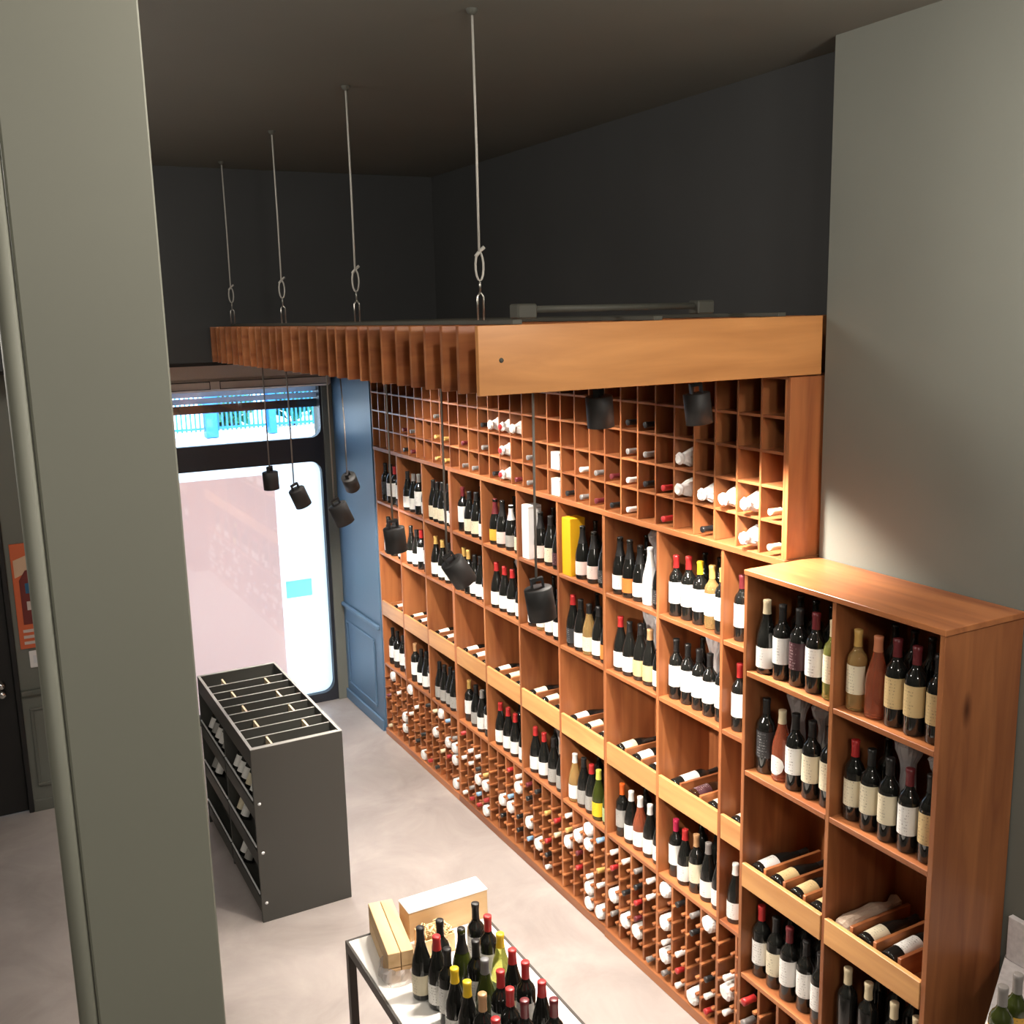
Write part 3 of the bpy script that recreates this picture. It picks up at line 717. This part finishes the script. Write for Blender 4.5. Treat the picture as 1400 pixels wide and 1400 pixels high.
for bi, (a, b_) in enumerate(((BY1-0.021, YM+0.013), (YM-0.013, BY0+0.021))):
    for z in tiers:
        ca_, sa_ = math.cos(LEAN), math.sin(LEAN); ox, oz = BX0+0.012, z+0.045
        q = lambda u, v: (ox+u*ca_+v*sa_, oz-u*sa_+v*ca_)                   # u along the sloped seat, v along the leaning bottle
        obj('sloped_shelf', MB().prism([q(0, 0), q(0.09, 0), q(0.09, -0.012), q(0, -0.012)], b_, a, 1).mesh('sloped_shelf'), 'bin_grey', bn, (-1.56, -6.5, 0))
        obj('back_rest', MB().prism([q(0.0905, -0.012), q(0.1005, -0.012), q(0.1005, 0.20), q(0.0905, 0.20)], b_, a, 1).mesh('back_rest'), 'bin_grey', bn, (-1.56, -6.5, 0))
        bx('shelf_front', (BX0+0.001, b_, z-0.035), (BX0+0.010, a, z+0.055), 'bin_grey', bn)
        bx('retaining_rail', (BX0-0.004, b_, z+0.085), (BX0+0.004, a, z+0.093), 'rail_white', bn)
for z in (0.767, 0.452, 0.125): obj('screw', MB().lathe([(0.010, 0), (0.009, 0.003), (0, 0.0045)], 12, Matrix.Rotation(R(90), 4, 'X')).mesh('screw', True), 'rail_white', ep, (BX0+0.03-1.561, -0.0101, z-BZ/2))
# tilted bottles on the bin's sloped shelves
def bin_bottle(bay, tier, i, code, where):
    a, b_ = ((BY1-0.021, YM+0.013), (YM-0.013, BY0+0.021))[bay]
    y = a-0.075-i*0.105; ox, oz = BX0+0.012, tiers[tier]+0.045; u = 0.047
    bottle(code, (ox+u*math.cos(LEAN)+0.0006, y, oz-u*math.sin(LEAN)+0.001), (0, LEAN, 0), where, 'bottles on the grey bin shelves', 0.84)
for bay, tier, lst in ((1, 0, 'UdwkUdwkUdwkUdckUdwk'), (1, 1, 'UdckUdwk'), (1, 2, 'UdwkUdgk'), (0, 0, 'UdwkUdgkUdwkUdwkUdgk'), (0, 1, 'UdgkUdwk')):
    for i in range(len(lst)//4):
        bottle_lab = 'dark bottle leaning on the bin '+('upper', 'middle', 'lowest')[tier]+' sloped shelf, '+ORD[i]+' from '+('the middle post' if bay else 'the window end')
        bin_bottle(bay, tier, i, lst[4*i:4*i+4], bottle_lab)

# ------------------------------------------------------------------ tasting table in the foreground
TX0, TX1, TY0, TY1, TZ = 1.235, 1.858, 1.95, 3.985, 0.90
tb = thing('display_table', 'white-topped table with dark metal frame holding loose bottles', 'table', (1.545, 2.97, 0))
bx('table_top', (TX0+0.012, TY0+0.012, TZ-0.022), (TX1-0.012, TY1-0.012, TZ), 'table_top', tb, 0.002)
for lo, hi in (((TX0, TY0, TZ-0.045), (TX0+0.0115, TY1, TZ+0.001)), ((TX1-0.0115, TY0, TZ-0.045), (TX1, TY1, TZ+0.001)), ((TX0+0.012, TY1-0.0115, TZ-0.045), (TX1-0.012, TY1, TZ+0.001)), ((TX0+0.012, TY0, TZ-0.045), (TX1-0.012, TY0+0.0115, TZ+0.001))):
    bx('frame_rail', lo, hi, 'table_frame', tb, 0.001)
for x in (TX0, TX1-0.035):
    for y in (TY0, TY1-0.035): bx('leg', (x, y, 0), (x+0.035, y+0.035, TZ-0.0455), 'table_frame', tb, 0.002)
tcaps = [(1.386, 3.475, 'Udck', 'nearest the pine box stack'), (1.474, 3.481, 'Bdwk', 'beside the open crate'), (1.535, 3.409, 'Cg-k', 'wide, behind the slim black-capped ones'), (1.651, 3.517, 'Tdwk', 'tallest, in front of the white-lidded box'),
         (1.654, 3.411, 'Bdwr', 'beside the table edge behind the yellow-capped olive bottle'), (1.418, 3.388, 'Udwr', 'at the bare side of the table top'), (1.42, 3.293, 'Bdwk', 'behind the first yellow cap'), (1.538, 3.284, 'Bdwk', 'in the crowd centre, glossy shoulders'),
         (1.515, 3.161, 'Ug-h', 'with grey cap in the crowd centre'), (1.641, 3.277, 'Uoey', 'with yellow cap along the shelf-side table edge'), (1.633, 3.162, 'Udcr', 'with red cap next to the olive bottle'), (1.639, 3.069, 'Bdwr', 'with white label at the shelf-side edge'),
         (1.534, 3.069, 'Bdwr', 'with dark red cap in the third line'), (1.516, 2.961, 'Bdwr', 'with red cap behind the maroon cap'), (1.393, 3.169, 'Udwy', 'with yellow cap and white neck tag'), (1.40, 3.075, 'Udwy', 'with yellow cap beside the tan-capped bottle'),
         (1.417, 2.985, 'Bdwt', 'with tan and cream cap'), (1.397, 2.843, 'Bdwr', 'with bright red cap at the front of the crowd'), (1.531, 2.879, 'Bdwm', 'with maroon cap in the crowd'), (1.635, 2.938, 'Udwr', 'with red cap near the end of the shelf-side line'),
         (1.623, 2.831, 'Bdwm', 'with maroon cap last along the shelf-side edge')]
for i, (x, y, code, wh) in enumerate(tcaps):
    hgt = {'B': 0.318, 'T': 0.318, 'U': 0.304, 'C': 0.32}[code[0]]; k = (CAM_H-TZ-hgt)/(CAM_H-1.2)
    bottle(code, (x*k, y*k, TZ+0.0015), (0, 0, R(random.uniform(-10, 50))), describe(code)[:60].split(',')[0]+' on the table '+wh, 'loose bottles on the white table')
# pine boxes
st = thing('pine_box_stack', 'strapped stack of flat pine wine boxes at the table corner', 'boxes', (1.375, 3.79, TZ), rot=(0, 0, R(-9)))
for lv in range(2):
    for s in (-1, 1):
        b_ = obj('flat_box', box_mesh((0.052, 0.40, 0.066), 0.002), 'pale_pine_y', st, (s*0.0275, 0, 0.0345+lv*0.069))
obj('plastic_wrap', crumple([(0.078, 0.0015), (0.085, 0.02), (0.083, 0.05), (0.075, 0.07)], 71, 0.12, 26), 'clear_plastic', st, (0.0, -0.15, 0))
wb_ = thing('white_lidded_box', 'long pine wine box with a white lid at the table end', 'box', (1.668, 3.885, TZ))
for lo, hi in (((-0.19, -0.058, 0.0015), (0.19, -0.05, 0.135)), ((-0.19, 0.05, 0.0015), (0.19, 0.058, 0.135)), ((-0.19, -0.0498, 0.0015), (-0.182, 0.0498, 0.135)), ((0.182, -0.0498, 0.0015), (0.19, 0.0498, 0.135))):
    s = [hi[i]-lo[i] for i in range(3)]; obj('box_side', box_mesh(s, 0.001), 'pale_pine_x', wb_, [(hi[i]+lo[i])/2 for i in range(3)])
obj('lid', box_mesh((0.384, 0.12, 0.008), 0.002), 'white_card', wb_, (0, 0, 0.1395))
ob = thing('open_crate', 'small open pine crate filled with wood wool on the table', 'crate', (1.555, 3.735, TZ))
for lo, hi in (((-0.07, -0.06, 0.0015), (0.07, -0.052, 0.085)), ((-0.07, 0.052, 0.0015), (0.07, 0.06, 0.085)), ((-0.07, -0.0518, 0.0015), (-0.062, 0.0518, 0.085)), ((0.062, -0.0518, 0.0015), (0.07, 0.0518, 0.085)), ((-0.0618, -0.0518, 0.0015), (0.0618, 0.0518, 0.008))):
    s = [hi[i]-lo[i] for i in range(3)]; obj('crate_board', box_mesh(s, 0.001), 'pale_pine_x', ob, [(hi[i]+lo[i])/2 for i in range(3)])
rnd = random.Random(9); mb = MB()
for i in range(70):
    p = Vector((rnd.uniform(-0.05, 0.05), rnd.uniform(-0.04, 0.04), rnd.uniform(0.065, 0.11))); pts = [p]
    for j in range(4): p = p+Vector((rnd.uniform(-0.018, 0.018), rnd.uniform(-0.018, 0.018), rnd.uniform(-0.012, 0.012))); pts.append(p)
    mb.tube([tuple(q) for q in pts], 0.003, 4)
o = obj('wood_wool', mb.mesh('wool'), 'wood_wool', ob); o['kind'] = 'stuff'
# ------------------------------------------------------------------ bottles on the long shelf
BAYW = ['first bay from wainscot wall', 'second bay from wainscot wall', 'third bay from wainscot wall', 'fourth bay from wainscot wall', 'fifth bay from wainscot wall', 'sixth bay from wainscot wall',
        'third bay before tall cabinet', 'second-last whole bay', 'last whole bay', 'narrow bay by tall cabinet']
BAYW[6] = 'seventh bay from wainscot wall'; BAYW[7] = 'eighth bay from wainscot wall'; BAYW[8] = 'ninth bay from wainscot wall'
def S(t): return t.split()
ROW_A = [S('BdkkBdwkTdwrTdwr'.replace('B', ' B').replace('T', ' T')), S('Udwk Udws Tdws Udws'), S('Udck Udck Udck Udwk Udwk'), S('Tdwm Udck Udck Udwk'), S('CdGm Cdpk Cdgw Udck'),
         S('.... Cdpk Udck Cdmk'), S('.... Cdpk Cdpk Cdkk'), S('Cdwk Cdok Cdwk Cwww Cdkk'), S('Tdwr Tdwr Tdwy Tawg Tdwg'), S('Tdwm Tdwk')]
ROW_B = [S('Udwk Udwk Udwk'), S('Udwk Udwk Tdwr Tdwr'), S('Udwg Udwg Udwk Udwg'), S('Bdwg Bdwg Udwk Udwk Udwk'), S('Udwr Udwr Udwr Udwr'), S('Udwk Uawk Udwk Udwk'),
         S('Udkr Udwk Uack Udwk Udok'), S('Udwr Udwk Udtk Udtt Udwk'), S('Tdwk Tdwk Tdwk Tdwk Tdwo'), S('Tdwr Tdwk')]
ROW_C = [S('Bdwk Bdwk Bdwk Bdwk'), S('Bdwt Udwk Udwk Bdwk'), S('Udgk Udgk Udgk Udgk Udwk'), S('Bdwg Udgk Udws Bdwk'), S('Udwr Udwr Udwr Udwr'), S('Udwr Udwr Udgk Udgt'),
         S('Uaww Udgk Udgr Ugyl Ugek'), S('Bdgo Udww Urww Udww Udwk'), S('TdwM Udwr Bdct Udws Udwk'), S('Udww')]
ROWS = [(ROW_A, Z2, 'upper shelf'), (ROW_B, Z3, 'middle shelf'), (ROW_C, Z4, 'low shelf')]
rngb = random.Random(21)
for lst, z, nm in ROWS:
    for k, codes in enumerate(lst):
        a, b_ = DIV[k]-0.024, DIV[k+1]+0.024
        if k == 9: a = DIV[9]-0.012; b_ = a-0.09*len(codes)        # the narrow bay: bottles stand by its open side
        row(codes, a, b_, XF, z+0.0005, nm+' of '+BAYW[k], 'bottles standing on the '+nm, rng=rngb)
# bottles standing behind, only their dark shoulders and necks show
BACK = []
for lst, z, nm in ROWS:
    for k in range(9):
        a, b_ = DIV[k]-0.075, DIV[k+1]+0.075
        for i in range(3): BACK.append((XF+0.185+rngb.uniform(-0.01, 0.01), a-(a-b_)*(i+0.5)/3, z+0.0005))
# gift boxes, tissue on shelf
g = thing('bottle_gift_box', 'tall white bottle gift box on the upper shelf', 'gift box', (XF+0.065, DIV[5]-0.075, Z2+0.0005))
obj('carton', box_mesh((0.095, 0.085, 0.34), 0.002), 'white_card', g, (0, 0, 0.17)); obj('lid_line', box_mesh((0.0965, 0.0865, 0.003)), 'tan_card', g, (0, 0, 0.325))
g = thing('bottle_gift_box', 'tall bright yellow bottle gift box on the upper shelf', 'gift box', (XF+0.065, DIV[6]-0.075, Z2+0.0005))
obj('carton', box_mesh((0.10, 0.095, 0.34), 0.002), 'yellow_card', g, (0, 0, 0.17)); obj('lid_line', box_mesh((0.1015, 0.0965, 0.003)), 'yellow_card', g, (0, 0, 0.33))
BAGPOS = []
bags = [(8, 'middle', Z3, 0.27, 0), (8, 'middle', Z3, 0.40, 1), (7, 'middle', Z3, 0.24, 2), (7, 'middle', Z3, 0.36, 0), (7, 'upper', Z2, 0.30, 1), (4, 'middle', Z3, 0.28, 2), (5, 'low', Z4, 0.26, 0), (5, 'middle', Z3, 0.38, 1)]
for k, nm, z, off, i in bags:
    y = DIV[k]-off
    o = obj('plastic_bag', BAGS[i], 'clear_plastic', None, (XF+0.148, y, z+0.0005), (0, 0, random.uniform(0, 6)))
    o.scale = (0.48, 0.72, 1.04); BAGPOS.append((0, y, z))
    tag(o, 'crumpled clear plastic sleeve '+('near the divider side' if off > 0.35 else 'mid cell')+', '+nm+' shelf of '+BAYW[k], 'plastic bag', 'plastic sleeves on the long shelf')
# lying bottles behind the front lip
lie = random.Random(8)
for k in range(10):
    a, b_ = DIV[k]-0.018, DIV[k+1]+0.018; n = 3; p = (a-b_)/n
    for i in range(n):
        if k == 0 and i == 0: continue
        code = lie.choice(('Udwk', 'Udwk', 'Bdwk', 'Udck')); tilt = R(4)
        if k == 8 and i == 1: code = 'Undk'.replace('d', 'm')
        bottle(code, (XF+0.026, a-(i+0.5)*p, ZB+0.051+0.0415), (0, R(90)-tilt, 0),
               'bottle lying label up behind the front lip, '+ORD[i]+' in '+BAYW[k], 'bottles lying behind the front lip', 0.95 if code[0] == 'U' else 0.91)
# lattice of bottles lying at the bottom
lt = random.Random(14); FAR = []
GRP = 'bottles in the low lattice'
fill = [0.25, 0.4, 0.4, 0.55, 0.5, 0.55, 0.6, 0.6, 0.6, 0.5]
KINDS = ['wrap']*10+['r']*4+['k']*3+['w']*4+['g', 'e', 'm', 's', 'b']
for k, i, yc, r_, z, xo, p in LAT:
    if lt.random() > fill[k]: continue
    kd = lt.choice(KINDS)
    if kd == 'wrap' and lt.random() < (0.35 if r_ > 3 else 0.0): kd = 'w'
    where = ORD[5-r_]+' tier of lattice column '+ORD[i]+', '+BAYW[k]
    if kd == 'wrap':
        wrapped((xo-0.014, yc, z+0.047 if r_ else z+0.046), (0, R(90), 0), 'white tissue-wrapped bottle, '+where, GRP, lt.randrange(5), 'black').scale = (1.0, 1.0, 0.80)
    else:
        zc = z+0.0405 if r_ == 0 else z+0.030
        if k < 4:
            FAR.append((kd, Matrix.Translation((xo+0.282, yc, zc)) @ Matrix.Rotation(R(-90), 4, 'Y') @ Matrix.Scale(0.93, 4))); continue
        bottle('Bd-'+kd, (xo+0.282, yc, zc), NECK_OUT, CC[kd]+'-capped bottle neck out, '+where, GRP, 0.93)

fb = thing('far_lattice_bottles', 'bottles lying neck out in the low lattice nearest the shop window', 'bottles', (XF, 7.0, 0.0)); fb['kind'] = 'stuff'
mb = MB()
for kd, mt_ in FAR: mb.lathe(P_BORD, 10, Matrix.Translation((-XF, -7.0, 0)) @ mt_)
obj('glass', mb.mesh('far_glass', True), 'glass_dark', fb)['kind'] = 'stuff'
for kk in sorted(set(f_[0] for f_ in FAR)):
    mb = MB()
    for kd, mt_ in FAR:
        if kd == kk: mb.lathe([(0.0165, 0.252), (0.0165, 0.316), (0, 0.318)], 10, Matrix.Translation((-XF, -7.0, 0)) @ mt_)
    obj(CC[kk]+'_capsules', mb.mesh('caps', True), 'cap_'+CC[kk], fb)['kind'] = 'stuff'

# pigeonhole contents, (column from the window end, row from below)
def pig(x3, z3): return int((8.07-x3)/RP), int((z3-Z1)/RH)
def slot(c, r_): return 8.07-RP*(c+0.5), Z1+RH*r_+(0.0065 if r_ else 0.001)
used = set()
def in_rack(c, r_, kind):
    if (c, r_) in used: return
    used.add((c, r_)); y, z = slot(c, r_)
    where = ORD[r_]+' tier, '+ ORD[c]+' column from wainscot wall'
    if kind == 'tissue':
        o = obj('tissue_wrapped_bottle', RWRAP[(c+r_) % 5], 'tissue', None, (XF+0.278, y, z+0.052), (0, R(-90), random.uniform(-0.05, 0.05)))
        tag(o, 'white tissue-wrapped bottle in pigeonhole, '+where, 'bottle', 'bottles in the pigeonhole rack')
        if c == 15: obj('capsule', SH['B'][1], 'cap_red', o, (0, 0, 0.004))
    elif kind == 'box':
        g = thing('small_carton', 'small white carton in pigeonhole, '+where, 'box', (XF+0.07, y, z), 'white cartons in the pigeonhole rack')
        obj('carton', box_mesh((0.13, 0.092, 0.10), 0.002), 'white_card', g, (0, 0, 0.0505)); obj('flap_line', box_mesh((0.1312, 0.0932, 0.002)), 'tan_card', g, (0, 0, 0.09))
    else:
        bottle('Bd-'+kind, (XF+0.285, y, z+0.0365), NECK_OUT, CC[kind]+'-capped bottle neck out in pigeonhole, '+where, 'bottles in the pigeonhole rack', 0.93)
rack_items = [(15, 2, 'tissue'), (16, 2, 'tissue'), (15, 1, 'tissue'), (15, 0, 'tissue'), (14, 2, 'tissue'),
              (19, 1, 'box'), (19, 0, 'box'), (8, 1, 'g'), (9, 1, 'g'), (8, 0, 'g'), (9, 0, 'g'), (13, 2, 'k'), (13, 1, 's'), (12, 0, 's'), (14, 0, 'k'), (11, 1, 'm'), (11, 0, 's'),
              (4, 1, 'm'), (5, 1, 's'), (4, 0, 'k'), (5, 0, 'm'), (16, 0, 'm'), (17, 0, 's'), (17, 1, 's'), (8, 2, 's'), (24, 3, 'k'), (25, 3, 'k'), (24, 2, 's'), (25, 2, 's'),
              (21, 1, 'w'), (22, 1, 's'), (21, 0, 's'), (23, 1, 'm'), (24, 1, 'w'), (25, 1, 'k'), (24, 0, 'w'), (26, 1, 'r'), (26, 0, 'r'), (27, 2, 'tissue'), (27, 1, 'tissue'), (28, 1, 'tissue'),
              (29, 1, 'tissue'), (30, 1, 'tissue'), (30, 0, 'tissue'), (31, 1, 'e'), (31, 0, 'e'), (28, 0, 'k'), (23, 0, 'k'), (22, 0, 'm'), (20, 0, 'k')]
for c, r_, kd in rack_items: in_rack(c, r_, kd)

# ------------------------------------------------------------------ bottles in the tall cabinet
CAB = [(K1, 'top shelf', [S('Udwe Tdwk Tdmk Tdwm Toce'), S('Tacg Ur-c Tdtm Tdtm Tdtk')]),
       (K2, 'second shelf', [S('Tdkk Orwe Tdwk Tdck Tdck'), S('Bdcr Tdck Tdck Tdwm Tdtk')]),
       (K4, 'low shelf', [S('Bdwr Bdck Tdwm Tdwk Tdwk'), S('Bd-e Bd-e Bd-e Bd-e')])]
for z, nm, two in CAB:
    for j, codes in enumerate(two):
        a, b_ = CBAY[j]; wh = nm+', '+('long-shelf' if j == 0 else 'knotty-side')+' bay of tall cabinet'
        row(codes, a-0.006, b_+0.006, CX, z+0.0005, wh, 'bottles standing in the tall cabinet', 0.06, 0.015, rngb)
        for i in range(4): BACK.append((CX+0.20+rngb.uniform(-0.01, 0.01), a-0.05-(a-b_-0.1)*(i+0.5)/4, z+0.0005))
for z, j, offs in ((K2, 0, (0.14, 0.29)), (K2, 1, (0.22, 0.38)), (K4, 0, (0.40,))):
    for i, off in enumerate(offs):
        o = obj('plastic_bag', BAGS[(i+j) % 3], 'clear_plastic', None, (CX+0.165, CBAY[j][0]-off, z+0.0005), (0, 0, i*1.3)); o.scale = (0.56, 0.70, 1.0); BAGPOS.append((0, CBAY[j][0]-off, z))
        tag(o, ORD[i]+' clear plastic sleeve, '+('second' if z == K2 else 'low')+' tall cabinet shelf, '+('bay by long shelf' if j == 0 else 'bay by knotty side'), 'plastic bag', 'plastic sleeves in the tall cabinet')
mb = MB()
for p in BACK:
    if any(abs(p[1]-q[1]) < 0.095 and abs(p[2]-q[2]) < 0.1 for q in BAGPOS): continue
    mb.lathe(P_BORD, 10, Matrix.Translation(p))
tag(obj('back_row_bottles', mb.mesh('back_row', True), 'glass_dark'), 'dark unlabelled bottles standing in shade behind the front rows', 'bottles', kind='stuff')
for j, lst in enumerate((('Udwk', 'Udtk', 'Udtk', 'Udtk'), ('wrap', 'Udck', 'Bdwk', ''))):
    a, b_ = CBAY[j]; p = (a-b_)/4
    for i, c in enumerate(lst):
        if not c: continue
        loc = (CX+0.028, a-(i+0.5)*p, KB+0.041+0.0415)
        wh = ORD[i]+' in the '+('bay by long shelf' if j == 0 else 'bay by knotty side')
        if c == 'wrap':
            o = obj('tissue_wrapped_bottle', WRAP[2], 'tan_tissue', None, loc, (0, R(86), 0)); tag(o, 'tan tissue-wrapped bottle lying in the tall cabinet, '+wh, 'bottle', 'bottles lying in the tall cabinet')
        else: bottle(c, loc, (0, R(86), 0), 'bottle lying label up in the tall cabinet, '+wh, 'bottles lying in the tall cabinet', 0.95)
    o = bx('paper_tag', (CX+0.30, b_+0.035, K2-TH-0.16), (CX+0.302, b_+0.095, K2-TH), 'tan_card' if j else 'white_card')
    tag(o, ('tan' if j else 'white')+' paper strip hanging below the second shelf of the tall cabinet', 'paper tag')
for j in range(2):
    a, b_ = CBAY[j]; p = (a-b_)/4
    for i in range(4):
        for r_ in range(6):
            if r_ < 4 or j == 1 or i > 2 or lt.random() > 0.85: continue
            kd = lt.choice('rrksw'); z = 0.058+0.105*r_
            bottle('Bd-'+kd, (CX+0.285, a-(i+0.5)*p, z+(0.030 if r_ else 0.0385)), NECK_OUT, CC[kd]+'-capped bottle neck out, '+ORD[5-r_]+' tier, '+ORD[i]+' column of tall cabinet lattice', 'bottles in the tall cabinet lattice')

# ------------------------------------------------------------------ marble counter corner at the right edge
ct = thing('marble_counter', 'speckled white marble counter with upstand beside the tall cabinet', 'counter', (2.9, 1.6, 0))
poly = [(3.150, 2.170), (2.50, 1.815), (2.50, 0.9), (3.150, 0.9)]
obj('counter_top', MB().prism([(x-2.9, y-1.6) for x, y in poly], 1.20, 1.24).mesh('top'), 'marble', ct)
poly2 = [(3.150, 2.145), (2.53, 1.805), (2.53, 0.93), (3.150, 0.93)]
obj('counter_body', MB().prism([(x-2.9, y-1.6) for x, y in poly2], 0.0, 1.1995).mesh('counter_body'), 'wall_green', ct)
bx('upstand', (3.128, 0.9, 1.2405), (3.152, 2.155, 1.41), 'marble', ct, 0.003)
for x, y, lab in ((2.60, 1.790, 'green bottle with orange-yellow label on the marble counter, nearer the cabinet front'), (2.69, 1.805, 'green bottle with orange-yellow label on the marble counter, nearer the wall')):
    bottle('TgGs', (x, y, 1.2405), (0, 0, R(40)), lab, 'bottles on the marble counter', 0.95)

# ------------------------------------------------------------------ poster and switch on the far left wall
ps = thing('wall_poster', 'orange and red poster hung beside the black door', 'poster', (0.40, 8.075, 1.27))
Y = 8.078
bx('backing', (0.205, 8.062, 1.268), (0.60, Y, 2.05), 'poster_orange', ps, 0.002)
def flat(poly, mat, y): obj('printed_shape', MB().prism([(a-0.40, b_-1.27) for a, b_ in poly], y-8.075-0.001, y-8.075, 1).mesh('shape'), mat, ps)
flat([(0.22, 1.93), (0.42, 2.00), (0.50, 1.96), (0.42, 1.88), (0.22, 1.80)], 'poster_cream', 8.0610)
flat([(0.245, 1.45), (0.245, 1.78), (0.29, 1.85), (0.37, 1.87), (0.45, 1.85), (0.50, 1.78), (0.50, 1.45)], 'poster_red', 8.0595)
flat([(0.28, 1.68), (0.28, 1.755), (0.46, 1.77), (0.46, 1.68)], 'poster_blue', 8.0580)
flat([(0.28, 1.555), (0.28, 1.62), (0.46, 1.62), (0.46, 1.555)], 'poster_white', 8.0580)
for z in (1.30, 1.345, 1.39): flat([(0.235, z), (0.235, z+0.022), (0.55, z+0.022), (0.55, z)], 'poster_white', 8.0595)
sw = thing('light_switch', 'small white light switch below the orange poster', 'switch', (0.295, 8.07, 1.115))
bx('plate', (0.256, 8.07, 1.115), (0.336, 8.0795, 1.243), 'white_card', sw, 0.003); bx('rocker', (0.28, 8.065, 1.15), (0.312, 8.0699, 1.208), 'rail_white', sw, 0.002)
